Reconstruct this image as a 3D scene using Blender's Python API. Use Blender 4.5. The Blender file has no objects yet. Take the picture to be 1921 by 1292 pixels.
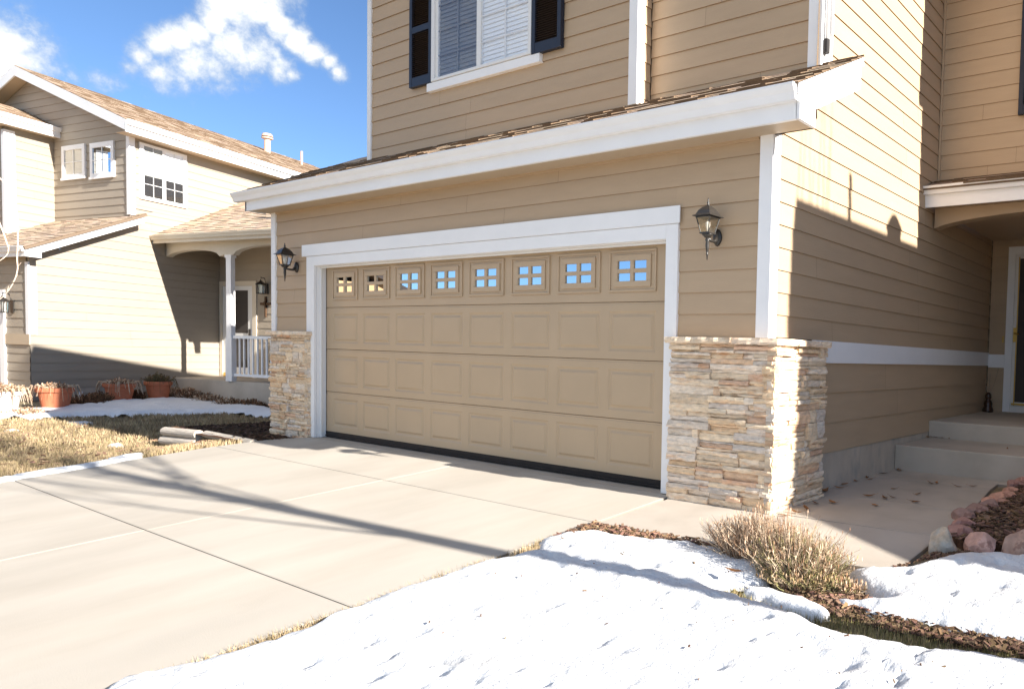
import bpy, math, random
import numpy as np
from mathutils import Vector, Matrix, noise
random.seed(7)
R = math.radians
sc = bpy.context.scene

# ---------------------------------------------------------------- camera
CAM = Vector((3.8962, -4.4487, 1.1400))
yaw, pitch, roll = R(-30.5527), R(-2.5872), R(1.7048)
fw = Vector((math.sin(yaw)*math.cos(pitch), math.cos(yaw)*math.cos(pitch), math.sin(pitch)))
rt = Vector((math.cos(yaw), -math.sin(yaw), 0))
up = rt.cross(fw)
r2 = math.cos(roll)*rt + math.sin(roll)*up
u2 = -math.sin(roll)*rt + math.cos(roll)*up
cam_d = bpy.data.cameras.new('camera')
cam = bpy.data.objects.new('camera', cam_d)
sc.collection.objects.link(cam)
m = Matrix((r2, u2, -fw)).transposed().to_4x4()
m.translation = CAM
cam.matrix_world = m
cam_d.sensor_width = 36
cam_d.sensor_fit = 'HORIZONTAL'
cam_d.lens = 1340.874/1921*36
cam_d.shift_x = (960.5-1500)/1921
cam_d.shift_y = (730.444-646)/1921
cam_d.clip_start = 0.05
cam_d.clip_end = 2000
sc.camera = cam

# ---------------------------------------------------------------- world, sun, exposure
SUN_AZ = R(88.45)          # clockwise from +Y, i.e. almost along +X and slightly behind the garage front
SUN_EL = math.atan(0.467)
sc.view_settings.view_transform = 'Standard'
sc.view_settings.look = 'None'
sc.view_settings.gamma = 1
sc.view_settings.exposure = 1.80
SKY_STRENGTH = 0.14

world = bpy.data.worlds.new('World')
sc.world = world
world.use_nodes = True
nt = world.node_tree
for n in list(nt.nodes): nt.nodes.remove(n)
wo = nt.nodes.new('ShaderNodeOutputWorld')
bg = nt.nodes.new('ShaderNodeBackground')
sky = nt.nodes.new('ShaderNodeTexSky')
sky.sky_type = 'NISHITA'
sky.sun_disc = False
sky.sun_elevation = SUN_EL
sky.sun_rotation = SUN_AZ
sky.altitude = 2500
sky.air_density = 1.0
sky.dust_density = 0.1
sky.ozone_density = 3.0
bg.inputs['Strength'].default_value = SKY_STRENGTH
# procedural clouds on the sky: fBm noise gathered round a few cloud centres (directions)
tc = nt.nodes.new('ShaderNodeTexCoord')
def wn(kind, **kw):
    n = nt.nodes.new(kind)
    for k, v in kw.items(): setattr(n, k, v)
    return n
def wmath(op, a, b=None, clamp=False):
    n = wn('ShaderNodeMath', operation=op, use_clamp=clamp)
    for i, v in enumerate((a, b)):
        if v is None: continue
        if isinstance(v, (int, float)): n.inputs[i].default_value = v
        else: nt.links.new(v, n.inputs[i])
    return n.outputs[0]
noi = wn('ShaderNodeTexNoise'); noi.inputs['Scale'].default_value = 20; noi.inputs['Detail'].default_value = 9; noi.inputs['Roughness'].default_value = 0.6
nt.links.new(tc.outputs['Generated'], noi.inputs['Vector'])
noi2 = wn('ShaderNodeTexNoise'); noi2.inputs['Scale'].default_value = 60; noi2.inputs['Detail'].default_value = 8; noi2.inputs['Roughness'].default_value = 0.62
nt.links.new(tc.outputs['Generated'], noi2.inputs['Vector'])
blobs = [((-0.8775, 0.3401, 0.3382), 0.0300, 1.15),
         ((-0.8667, 0.3496, 0.3558), 0.0400, 1.30),
         ((-0.8669, 0.3638, 0.3407), 0.0220, 1.20),
         ((-0.8663, 0.3756, 0.3292), 0.0180, 1.25),
         ((-0.8636, 0.3894, 0.3203), 0.0180, 1.20),
         ((-0.8593, 0.4055, 0.3117), 0.0160, 1.15),
         ((-0.8560, 0.4172, 0.3052), 0.0120, 1.05),
         ((-0.8543, 0.4257, 0.2982), 0.0120, 0.95),
         ((-0.8903, 0.3269, 0.3170), 0.0200, 1.05),
         ((-0.8980, 0.3165, 0.3055), 0.0180, 1.15),
         ((-0.9053, 0.3040, 0.2968), 0.0180, 1.25),
         ((-0.9121, 0.2916, 0.2882), 0.0170, 1.15),
         ((-0.9202, 0.2799, 0.2736), 0.0140, 0.95),
         ((-0.9265, 0.2718, 0.2601), 0.0130, 0.80),
         ((-0.8896, 0.3446, 0.2999), 0.0340, 1.00),
         ((-0.8833, 0.3608, 0.2995), 0.0300, .92),
         ((-0.9071, 0.3151, 0.2790), 0.0300, .90),
         ((-0.9190, 0.2936, 0.2629), 0.0240, .80),
         ((-0.9149, 0.3091, 0.2598), 0.0200, 0.55),
         ((-0.8794, 0.3786, 0.2887), 0.0170, 0.95),
         ((-0.8754, 0.3895, 0.2863), 0.0100, 0.85),
         ((-0.9006, 0.3349, 0.2770), 0.0220, .85),
         ((-0.9480, 0.1965, 0.2502), 0.0300, 1.25),
         ((-0.9530, 0.1829, 0.2414), 0.0500, 1.30),
         ((-0.9437, 0.2089, 0.2564), 0.0100, 0.80),
         ((-0.9367, 0.2514, 0.2437), 0.0160, 0.45),
         ((-0.9331, 0.2618, 0.2466), 0.0140, 0.50),
         ((-0.9412, 0.2342, 0.2435), 0.0120, 0.35),
 ((0, -.72, .69), .62, 1.1), ((-.5, -.6, .62), .42, 1.), ((.55, -.6, .58), .42, 1.)]  # broad unseen clouds behind the camera, added to fill the shaded garage front
acc = None
for cdir, rad, amp in blobs:
    v = Vector(cdir).normalized()
    d = wn('ShaderNodeVectorMath', operation='DISTANCE')
    nt.links.new(tc.outputs['Generated'], d.inputs[0]); d.inputs[1].default_value = v
    f = wmath('MULTIPLY', wmath('SUBTRACT', 1.0, wmath('DIVIDE', d.outputs['Value'], rad*1.3)), amp*1.3)
    acc = f if acc is None else wmath('MAXIMUM', acc, f)
warp = wmath('ADD', wmath('MULTIPLY', wmath('SUBTRACT', noi.outputs['Fac'], .5), .9), wmath('MULTIPLY', wmath('SUBTRACT', noi2.outputs['Fac'], .5), 1.5))
dens = wn('ShaderNodeMapRange'); dens.interpolation_type = 'SMOOTHSTEP'
dens.inputs['From Min'].default_value = 0.05; dens.inputs['From Max'].default_value = 1.15
nt.links.new(wmath('ADD', acc, warp), dens.inputs['Value'])
mixc = wn('ShaderNodeMix', data_type='RGBA')
nt.links.new(dens.outputs['Result'], mixc.inputs['Factor'])
tin = wn('ShaderNodeMix', data_type='RGBA', blend_type='MULTIPLY'); tin.inputs['Factor'].default_value = 1; tin.inputs['B'].default_value = (.31, .345, .375, 1)
nt.links.new(sky.outputs['Color'], tin.inputs['A']); nt.links.new(tin.outputs['Result'], mixc.inputs['A'])
cshade = wn('ShaderNodeMapRange'); cshade.inputs['From Min'].default_value = .35; cshade.inputs['From Max'].default_value = 1.45
nt.links.new(wmath('ADD', acc, wmath('MULTIPLY', warp, 1.3)), cshade.inputs['Value'])
ccol = wn('ShaderNodeMix', data_type='RGBA'); ccol.inputs['A'].default_value = (1.0, 1.25, 1.6, 1); ccol.inputs['B'].default_value = (2.7, 2.7, 2.65, 1)
nt.links.new(cshade.outputs['Result'], ccol.inputs['Factor']); nt.links.new(ccol.outputs['Result'], mixc.inputs['B'])
nt.links.new(mixc.outputs['Result'], bg.inputs['Color'])
nt.links.new(bg.outputs[0], wo.inputs[0])

sun_d = bpy.data.lights.new('sun', 'SUN')
sun_d.energy = 3.8
sun_d.angle = R(0.5)
sun_d.color = (1.0, .95, .87)
sun = bpy.data.objects.new('sun', sun_d)
sc.collection.objects.link(sun)
sdir = Vector((-math.sin(SUN_AZ)*math.cos(SUN_EL), -math.cos(SUN_AZ)*math.cos(SUN_EL), -math.sin(SUN_EL)))
sun.rotation_euler = sdir.to_track_quat('-Z', 'Y').to_euler()
sun.location = (30, 0, 20)

# ---------------------------------------------------------------- materials
def mat(name, col, rough=.6, var=.0, vscale=3.0, vstretch=(1, 1, 1), bump=0.0, bscale=40.0, bstretch=(1, 1, 1), tint=False, spec=.3, metal=0.0, col2=None, c2scale=5.0, c2lo=.45, c2hi=.62, detail=6, trans=0.0, coat=0.0):
    M = bpy.data.materials.new(name); M.use_nodes = True
    t = M.node_tree; b = t.nodes['Principled BSDF']
    b.inputs['Roughness'].default_value = rough
    b.inputs['Specular IOR Level'].default_value = spec
    b.inputs['Metallic'].default_value = metal
    if trans: b.inputs['Transmission Weight'].default_value = trans
    if coat: b.inputs['Coat Weight'].default_value = coat
    tcn = t.nodes.new('ShaderNodeTexCoord')
    rgb = t.nodes.new('ShaderNodeRGB'); rgb.outputs[0].default_value = (*col, 1)
    out = rgb.outputs[0]
    def nz(scale, st, det=detail, rg=.55):
        mp = t.nodes.new('ShaderNodeMapping'); mp.inputs['Scale'].default_value = st
        t.links.new(tcn.outputs['Object'], mp.inputs['Vector'])
        n = t.nodes.new('ShaderNodeTexNoise'); n.inputs['Scale'].default_value = scale; n.inputs['Detail'].default_value = det; n.inputs['Roughness'].default_value = rg
        t.links.new(mp.outputs[0], n.inputs['Vector']); return n.outputs['Fac']
    if col2:
        mr = t.nodes.new('ShaderNodeMapRange'); mr.inputs['From Min'].default_value = c2lo; mr.inputs['From Max'].default_value = c2hi
        t.links.new(nz(c2scale, vstretch), mr.inputs['Value'])
        mx = t.nodes.new('ShaderNodeMix'); mx.data_type = 'RGBA'
        t.links.new(mr.outputs['Result'], mx.inputs['Factor']); t.links.new(out, mx.inputs['A']); mx.inputs['B'].default_value = (*col2, 1)
        out = mx.outputs['Result']
    if var:
        mr = t.nodes.new('ShaderNodeMapRange'); mr.inputs['From Min'].default_value = .3; mr.inputs['From Max'].default_value = .7
        mr.inputs['To Min'].default_value = 1-var; mr.inputs['To Max'].default_value = 1+var
        t.links.new(nz(vscale, vstretch), mr.inputs['Value'])
        mx = t.nodes.new('ShaderNodeVectorMath'); mx.operation = 'SCALE'
        t.links.new(out, mx.inputs[0]); t.links.new(mr.outputs['Result'], mx.inputs['Scale']); out = mx.outputs[0]
    if tint:
        at = t.nodes.new('ShaderNodeAttribute'); at.attribute_name = 'tint'
        mx = t.nodes.new('ShaderNodeMix'); mx.data_type = 'RGBA'; mx.blend_type = 'MULTIPLY'; mx.inputs['Factor'].default_value = 1
        t.links.new(out, mx.inputs['A']); t.links.new(at.outputs['Color'], mx.inputs['B']); out = mx.outputs['Result']
    t.links.new(out, b.inputs['Base Color'])
    if bump:
        bn = t.nodes.new('ShaderNodeBump'); bn.inputs['Strength'].default_value = 1.0; bn.inputs['Distance'].default_value = bump
        t.links.new(nz(bscale, bstretch, 8, .6), bn.inputs['Height']); t.links.new(bn.outputs[0], b.inputs['Normal'])
    return M

SID = (.495, .362, .238)
MT = dict(
 siding=mat('siding_paint', SID, .55, .035, 2.0, (1, 1, 6), bump=.0016, bscale=9, bstretch=(1.5, 1.5, 26), tint=True),
 sidingn=mat('neighbour_siding_paint', (.375, .32, .255), .6, .03, 2.0, (1, 1, 6), bump=.0012, bscale=9, bstretch=(1.5, 1.5, 26), tint=True),
 door=mat('garage_door_paint', (.50, .37, .24), .42, .035, 2.5, bump=.0006, bscale=14, bstretch=(1, 1, 22), spec=.4),
 white=mat('white_trim_paint', (.88, .875, .88), .5, .025, 3.0, (1, 1, 1), bump=.0005, bscale=30, spec=.35),
 cream=mat('cream_trim_paint', (.70, .62, .50), .55, .03, 3.0, spec=.3),
 vinyl=mat('white_vinyl', (.80, .79, .77), .35, .01, 3.0, spec=.45),
 tan=mat('tan_trim', (.50, .40, .29), .55, .03, 3.0),
 shingle=mat('roof_shingle', (.52, .40, .30), .95, .16, 60, bump=.002, bscale=220, tint=True, spec=.1),
 conc=mat('driveway_concrete', (.50, .452, .388), .85, .10, .9, (1, .4, 1), bump=.0012, bscale=160, spec=.2, col2=(.43, .38, .318), c2scale=1.3, c2lo=.42, c2hi=.72, tint=True),
 conc2=mat('walk_concrete', (.49, .43, .365), .88, .06, 1.6, bump=.0012, bscale=120, spec=.2, col2=(.42, .365, .305), c2scale=2.2, c2lo=.42, c2hi=.7, tint=True),
 found=mat('foundation_concrete', (.50, .43, .35), .9, .10, 5, (1, 1, .4), bump=.003, bscale=30, spec=.15, col2=(.36, .33, .29), c2scale=8, c2lo=.5, c2hi=.72),
 stone=mat('ledge_stone', (.80, .70, .59), .85, .20, 16, (1, 1, 3.5), bump=.007, bscale=30, bstretch=(1, 1, 3.6), tint=True, spec=.25, col2=(.70, .47, .31), c2scale=5, c2lo=.55, c2hi=.78),
 mortar=mat('stone_joint', (.10, .075, .055), .95),
 shutter=mat('navy_shutter_paint', (.016, .020, .036), .45, .06, 8, spec=.4),
 louvre=mat('shutter_louvre', (.035, .024, .020), .6),
 black=mat('black_rubber', (.022, .018, .018), .6, .2, 9),
 iron=mat('bronze_black_metal', (.028, .024, .021), .38, .3, 30, bump=.0008, bscale=60, spec=.6),
 brass=mat('brass', (.65, .45, .14), .3, metal=1.0),
 dark=mat('dark_interior', (.03, .027, .025), .9),
 snow=mat('snow_surface', (.76, .765, .775), .75, .03, 6, bump=.016, bscale=42, spec=.2, col2=(.70, .68, .65), c2scale=3.2, c2lo=.60, c2hi=.80),
 grass=mat('dry_grass', (.355, .285, .19), .9, .38, 2.6, tint=True, spec=.1),
 lawn=mat('dry_lawn_soil', (.29, .23, .15), .95, .35, 5, bump=.02, bscale=28, spec=.05, col2=(.30, .23, .13), c2scale=14, c2lo=.45, c2hi=.7),
 mulch=mat('mulch_soil', (.10, .055, .035), .95, .4, 18, bump=.02, bscale=45, spec=.05),
 chip=mat('mulch_chip', (.20, .125, .085), .9, .3, 14, tint=True, spec=.1),
 terra=mat('terracotta', (.50, .165, .085), .75, .12, 9, spec=.2),
 plastic=mat('white_plastic', (.78, .76, .72), .5, .05, 6),
 twig=mat('dry_stem', (.37, .29, .22), .9, .2, 20, tint=True, spec=.1),
 bark=mat('tree_bark', (.20, .155, .12), .9, .3, 14, (1, 1, .3), bump=.01, bscale=30),
 timber=mat('weathered_timber', (.55, .48, .40), .9, .22, 5, (1, 12, 12), bump=.004, bscale=20, bstretch=(1, 14, 14)),
 rockP=mat('pink_granite', (.46, .29, .225), .85, .2, 16, bump=.012, bscale=14, col2=(.30, .17, .13), c2scale=11, c2lo=.55, c2hi=.6, spec=.2, tint=True),
 rockG=mat('lichen_rock', (.50, .42, .33), .9, .25, 22, bump=.014, bscale=18, col2=(.38, .37, .34), c2scale=9, c2lo=.48, c2hi=.6, spec=.15, tint=True),
 leaf=mat('dead_leaf', (.24, .12, .05), .8, .3, 30, tint=True),
 red=mat('dark_red_door', (.10, .02, .018), .5),
 rust=mat('galvanised_vent', (.52, .38, .30), .6, .1, 12),
 mesh_=mat('screen_mesh', (.065, .055, .05), .7),
 brownm=mat('glazed_brown', (.05, .025, .015), .25, .3, 20, spec=.5),
 wood=mat('carved_wood', (.10, .055, .03), .8, .3, 20),
 blind=mat('blind_slat', (.90, .92, .94), .5, spec=.3),
 screenb=mat('screened_blind_slat', (.20, .197, .192), .6, spec=.2),
 bulb=mat('bulb_glass', (.85, .83, .78), .15, spec=.6),
 shade=mat('window_shade', (.34, .345, .32), .8),
 curtain=mat('curtain', (.70, .66, .56), .9),
)
def glassmat(name, tint, refl, rough=.02, alpha_tint=(1, 1, 1)):
    M = bpy.data.materials.new(name); M.use_nodes = True; t = M.node_tree
    for n in list(t.nodes): t.nodes.remove(n)
    o = t.nodes.new('ShaderNodeOutputMaterial'); mx = t.nodes.new('ShaderNodeMixShader')
    tr = t.nodes.new('ShaderNodeBsdfTransparent'); gl = t.nodes.new('ShaderNodeBsdfGlossy')
    tr.inputs[0].default_value = (*alpha_tint, 1); gl.inputs['Color'].default_value = (*tint, 1); gl.inputs['Roughness'].default_value = rough
    fr = t.nodes.new('ShaderNodeLayerWeight'); fr.inputs['Blend'].default_value = .2
    mr = t.nodes.new('ShaderNodeMapRange'); mr.inputs['To Min'].default_value = refl; mr.inputs['To Max'].default_value = min(1, refl+(.14 if refl < .05 else .35))
    t.links.new(fr.outputs['Fresnel'], mr.inputs['Value']); t.links.new(mr.outputs[0], mx.inputs[0])
    t.links.new(tr.outputs[0], mx.inputs[1]); t.links.new(gl.outputs[0], mx.inputs[2]); t.links.new(mx.outputs[0], o.inputs[0])
    return M
MT['glass'] = glassmat('window_glass', (.95, .97, 1), .01)
MT['mirror'] = glassmat('reflective_door_glass', (.66, .76, .88), .84, .015, (.2, .2, .2))
MT['lampglass'] = glassmat('lamp_glass', (1, .98, .94), .14, .12, (.93, .91, .86))

# ---------------------------------------------------------------- mesh helpers
class Frame:
    def __init__(s, o=(0, 0, 0), a=(1, 0, 0), b=(0, 1, 0), c=(0, 0, 1)):
        s.o, s.a, s.b, s.c = Vector(o), Vector(a), Vector(b), Vector(c)
    def p(s, x, y, z): return s.o + s.a*x + s.b*y + s.c*z
W0 = Frame()
class MB:
    def __init__(s): s.v = []; s.f = []; s.t = []
    def quad(s, *pts, tint=(1, 1, 1)):
        n = len(s.v); s.v += [tuple(p) for p in pts]; s.f.append(tuple(range(n, n+len(pts)))); s.t.append(tint)
    def box(s, F, x0, x1, y0, y1, z0, z1, tint=(1, 1, 1)):
        n = len(s.v)
        for z in (z0, z1):
            for (x, y) in ((x0, y0), (x1, y0), (x1, y1), (x0, y1)): s.v.append(tuple(F.p(x, y, z)))
        for q in ((0, 3, 2, 1), (4, 5, 6, 7), (0, 1, 5, 4), (1, 2, 6, 5), (2, 3, 7, 6), (3, 0, 4, 7)):
            s.f.append(tuple(n+i for i in q)); s.t.append(tint)
        return s
    def prism(s, bottom, top, tint=(1, 1, 1)):     # two matching loops of points
        n = len(s.v); k = len(bottom)
        s.v += [tuple(p) for p in bottom] + [tuple(p) for p in top]
        s.f.append(tuple(n+i for i in reversed(range(k)))); s.t.append(tint)
        s.f.append(tuple(n+k+i for i in range(k))); s.t.append(tint)
        for i in range(k):
            j = (i+1) % k; s.f.append((n+i, n+j, n+k+j, n+k+i)); s.t.append(tint)
        return s
    def tube(s, pts, rad, seg=6, tint=(1, 1, 1), cap=True):
        pts = [Vector(p) for p in pts]
        if not isinstance(rad, (list, tuple)): rad = [rad]*len(pts)
        rings = []
        for i, p in enumerate(pts):
            d = (pts[min(i+1, len(pts)-1)] - pts[max(i-1, 0)])
            if d.length < 1e-9: d = Vector((0, 0, 1))
            d.normalize()
            a = d.orthogonal().normalized() if abs(d.z) > .9 else d.cross(Vector((0, 0, 1))).normalized()
            if abs(d.z) > .9: a = Vector((1, 0, 0)); a = (a - d*a.dot(d)).normalized()
            b = d.cross(a)
            n = len(s.v); rings.append(n)
            for k in range(seg):
                th = 2*math.pi*k/seg
                s.v.append(tuple(p + (a*math.cos(th)+b*math.sin(th))*rad[i]))
        for i in range(len(pts)-1):
            for k in range(seg):
                k2 = (k+1) % seg
                s.f.append((rings[i]+k, rings[i]+k2, rings[i+1]+k2, rings[i+1]+k)); s.t.append(tint)
        if cap:
            s.f.append(tuple(rings[0]+k for k in reversed(range(seg)))); s.t.append(tint)
            s.f.append(tuple(rings[-1]+k for k in range(seg))); s.t.append(tint)
        return s
    def lathe(s, prof, F=W0, seg=20, tint=(1, 1, 1), c=(0, 0)):      # prof: (r,z)
        rings = []
        for r, z in prof:
            rings.append(len(s.v))
            for k in range(seg):
                th = 2*math.pi*k/seg; s.v.append(tuple(F.p(c[0]+r*math.cos(th), c[1]+r*math.sin(th), z)))
        for i in range(len(prof)-1):
            for k in range(seg):
                k2 = (k+1) % seg; s.f.append((rings[i]+k, rings[i]+k2, rings[i+1]+k2, rings[i+1]+k)); s.t.append(tint)
        s.f.append(tuple(rings[0]+k for k in reversed(range(seg)))); s.t.append(tint)
        s.f.append(tuple(rings[-1]+k for k in range(seg))); s.t.append(tint)
        return s
    def build(s, name, m, parent=None, smooth=False, bevel=0, origin=None):
        me = bpy.data.meshes.new(name)
        off = Vector(origin) if origin is not None else Vector((0, 0, 0))
        vs = s.v if origin is None else [tuple(Vector(p)-off) for p in s.v]
        me.from_pydata(vs, [], s.f); me.validate(verbose=False)
        if len(me.polygons) == len(s.f):
            ca = me.color_attributes.new('tint', 'FLOAT_COLOR', 'CORNER')
            arr = np.ones((len(me.loops), 4), dtype=np.float32)
            cnt = np.array([len(f) for f in s.f]); arr[:, :3] = np.repeat(np.array(s.t, dtype=np.float32), cnt, axis=0)
            ca.data.foreach_set('color', arr.ravel())
        if isinstance(m, str): m = MT[m]
        me.materials.append(m)
        if smooth: me.polygons.foreach_set('use_smooth', [True]*len(me.polygons))
        me.update()
        o = bpy.data.objects.new(name, me); sc.collection.objects.link(o)
        if origin is not None: o.location = off
        if parent is not None:
            o.parent = parent
            o.matrix_parent_inverse = parent.matrix_world.inverted() if False else Matrix.Translation(-parent.location)
            p = parent.parent
            if p is not None: o.matrix_parent_inverse = Matrix.Identity(4); o.location = off - parent.location if origin is not None else -parent.location
        if bevel:
            b = o.modifiers.new('bevel', 'BEVEL'); b.width = bevel; b.segments = 2; b.limit_method = 'ANGLE'
        return o
def tag(o, label=None, cat=None, group=None, kind=None):
    if label: o['label'] = label
    if cat: o['category'] = cat
    if group: o['group'] = group
    if kind: o['kind'] = kind
    return o
def thing(name, label, cat, loc=(0, 0, 0), group=None):
    o = bpy.data.objects.new(name, None); sc.collection.objects.link(o); o.location = loc; o.empty_display_size = .1
    bpy.context.view_layer.update()
    return tag(o, label, cat, group)
def copy_tree(o, parent=None):
    c = o.copy(); sc.collection.objects.link(c)
    if parent is not None: c.parent = parent
    for ch in [x for x in bpy.data.objects if x.parent == o]: copy_tree(ch, c)
    return c
def nse(x, y, z=0.0): return noise.noise(Vector((x, y, z)))

# ground height
NA = Vector((-15.5753, -.1988, 0)); D1 = Vector((math.sin(R(-23.4)), math.cos(R(-23.4)), 0)); D2 = Vector((math.sin(R(-99.5)), math.cos(R(-99.5)), 0))
NB = Frame(NA, D1, D2)
NP = Vector((D1.y, -D1.x, 0))       # outward normal of the neighbour's side wall
def sm(t): t = max(0., min(1., t)); return t*t*(3-2*t)
def H(x, y):
    yy = max(min(y, 0.), -40); a = .08*yy
    if x < -6:
        t = sm((-6-x)/2.); a = a*(1-t) + (-.27+.01*yy)*t
    if x < -9:
        D = (Vector((x, y, 0))-NA).dot(NP)
        if D < 2.5: a += .16*sm(1-D/2.5)
    return a

# ================================================================ SETTING: ground, driveway, walk
def ground_sheet():
    xs = list(np.concatenate([[-400, -200, -100, -60, -40, -30, -24], np.arange(-20, 8.01, .35), [10, 14, 20, 30, 60, 120, 250, 400]]))
    ys = list(np.concatenate([[-400, -200, -100, -60, -40, -25, -15], np.arange(-9, 7.01, .35), [9, 12, 18, 30, 60, 120, 250, 400]]))
    b = MB()
    for y in ys:
        for x in xs: b.v.append((x, y, H(x, y)-.03))
    n = len(xs)
    for j in range(len(ys)-1):
        for i in range(n-1): b.f.append((j*n+i, j*n+i+1, (j+1)*n+i+1, (j+1)*n+i)); b.t.append((1, 1, 1))
    return tag(b.build('ground', 'lawn', smooth=True), kind='structure')
ground_sheet()

def slab(name, m, cells, thick=.10, inset=.0035, tintv=.03):
    b = MB()
    for c in cells:
        k = 1+random.uniform(-tintv, tintv)
        cx = sum(p[0] for p in c)/len(c); cy = sum(p[1] for p in c)/len(c)
        loopT = []; loopB = []; rim = []
        for (x, y) in c:
            dx, dy = cx-x, cy-y
            ix, iy = x+math.copysign(inset, dx), y+math.copysign(inset, dy)
            ix2, iy2 = ix+math.copysign(.008, dx), iy+math.copysign(.008, dy)
            z = .08*min(y, 0)
            rim.append((ix, iy, z-.003)); loopT.append((ix2, iy2, z)); loopB.append((ix, iy, z-thick))
        n = len(b.v); q = len(c)
        b.v += loopB+rim+loopT
        b.f.append(tuple(n+2*q+i for i in range(q))); b.t.append((k, k, k))
        for i in range(q):
            j = (i+1) % q
            b.f.append((n+i, n+j, n+q+j, n+q+i)); b.t.append((k*.6,)*3)
            b.f.append((n+q+i, n+q+j, n+2*q+j, n+2*q+i)); b.t.append((k*.93,)*3)
    return tag(b.build(name, m), kind='structure')
xj = -2.52
slab('driveway', 'conc', [
 [(xj, -.85), (.13, -.85), (.13, -.03), (xj, -.03)], [(-5.92, -.85), (xj, -.85), (xj, -.03), (-5.60, -.03), (-5.85, -.3)],
 [(xj, -2.5), (.14, -2.5), (.13, -.85), (xj, -.85)], [(-5.62, -2.5), (xj, -2.5), (xj, -.85), (-5.92, -.85), (-5.80, -1.8)],
 [(xj, -5.2), (.14, -5.2), (.14, -2.5), (xj, -2.5)], [(-5.3, -5.2), (xj, -5.2), (xj, -2.5), (-5.62, -2.5)],
 [(xj, -9), (.14, -9), (.14, -5.2), (xj, -5.2)], [(-5.3, -9), (xj, -9), (xj, -5.2), (-5.3, -5.2)]])
# threshold strip and dirt in the joints
b = MB(); b.box(W0, -5.49, 0, -.028, .20, -.12, -.004); tag(b.build('threshold', 'conc2'), kind='structure')
b = MB()
b.quad((-5.7, -9, -.74), (.12, -9, -.74), (.12, 0, -.02), (-5.7, 0, -.02)); tag(b.build('joint_soil', 'mulch'), kind='structure')
wx = 2.38
slab('walkway', 'conc2', [
 [(.16, -.85), (1.16, -.84), (1.16, -.06), (.16, -.03)], [(1.16, -.84), (2.36, -.70), (2.36, .0), (1.16, -.06)],
 [(.95, -.06), (2.36, .0), (2.30, .86), (.95, .80)], [(.95, .80), (2.30, .86), (2.14, 2.0), (.95, 1.9)],
 [(.95, 1.9), (2.14, 2.0), (2.1, 2.6), (.95, 2.6)], [(2.1, 2.3), (3.9, 2.3), (3.9, 2.6), (2.1, 2.6)]], inset=.003)

# ================================================================ siding, trim, roofs
def siding(b, O, U, Nn, z0, z1, Lf, Rf, pitch=.1686, ref=1.454, jseed=0, proud=.012):
    rnd = random.Random(jseed)
    k = math.floor((z0-ref)/pitch+1e-6)
    O, U, Nn = Vector(O), Vector(U), Vector(Nn)
    def P(u, n, z): return O+U*u+Nn*n+Vector((0, 0, z))
    while ref+k*pitch < z1-1e-4:
        za, zb = max(z0, ref+k*pitch), min(z1, ref+(k+1)*pitch); k += 1
        if zb-za < .004: continue
        la, ra, lb, rb = Lf(za), Rf(za), Lf(zb-1e-5), Rf(zb-1e-5)
        if ra-la < .002 and rb-lb < .002: continue
        cuts = []; u = min(la, lb)+rnd.uniform(.4, 3.6)
        while u < max(ra, rb)-.3: cuts.append(u); u += rnd.choice([3.66, 2.44, 3.1])
        edges = [None]+cuts+[None]
        for i in range(len(edges)-1):
            a0 = la if edges[i] is None else edges[i]+.0012; a1 = lb if edges[i] is None else edges[i]+.0012
            b0 = ra if edges[i+1] is None else edges[i+1]-.0012; b1 = rb if edges[i+1] is None else edges[i+1]-.0012
            if b0 < a0: b0 = a0
            if b1 < a1: b1 = a1
            tv = 1+rnd.uniform(-.025, .02)
            tn = (tv, tv, tv)
            pt = .001+(proud-.001)*(1-(zb-za)/pitch)
            b.quad(P(a0, proud, za), P(b0, proud, za), P(b1, pt, zb), P(a1, pt, zb), tint=tn)
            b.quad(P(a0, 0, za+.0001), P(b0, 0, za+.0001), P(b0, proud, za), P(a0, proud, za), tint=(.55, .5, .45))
    return b
cst = lambda v: (lambda z: v)
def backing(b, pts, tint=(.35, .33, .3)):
    b.quad(*pts, tint=tint); return b

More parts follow.
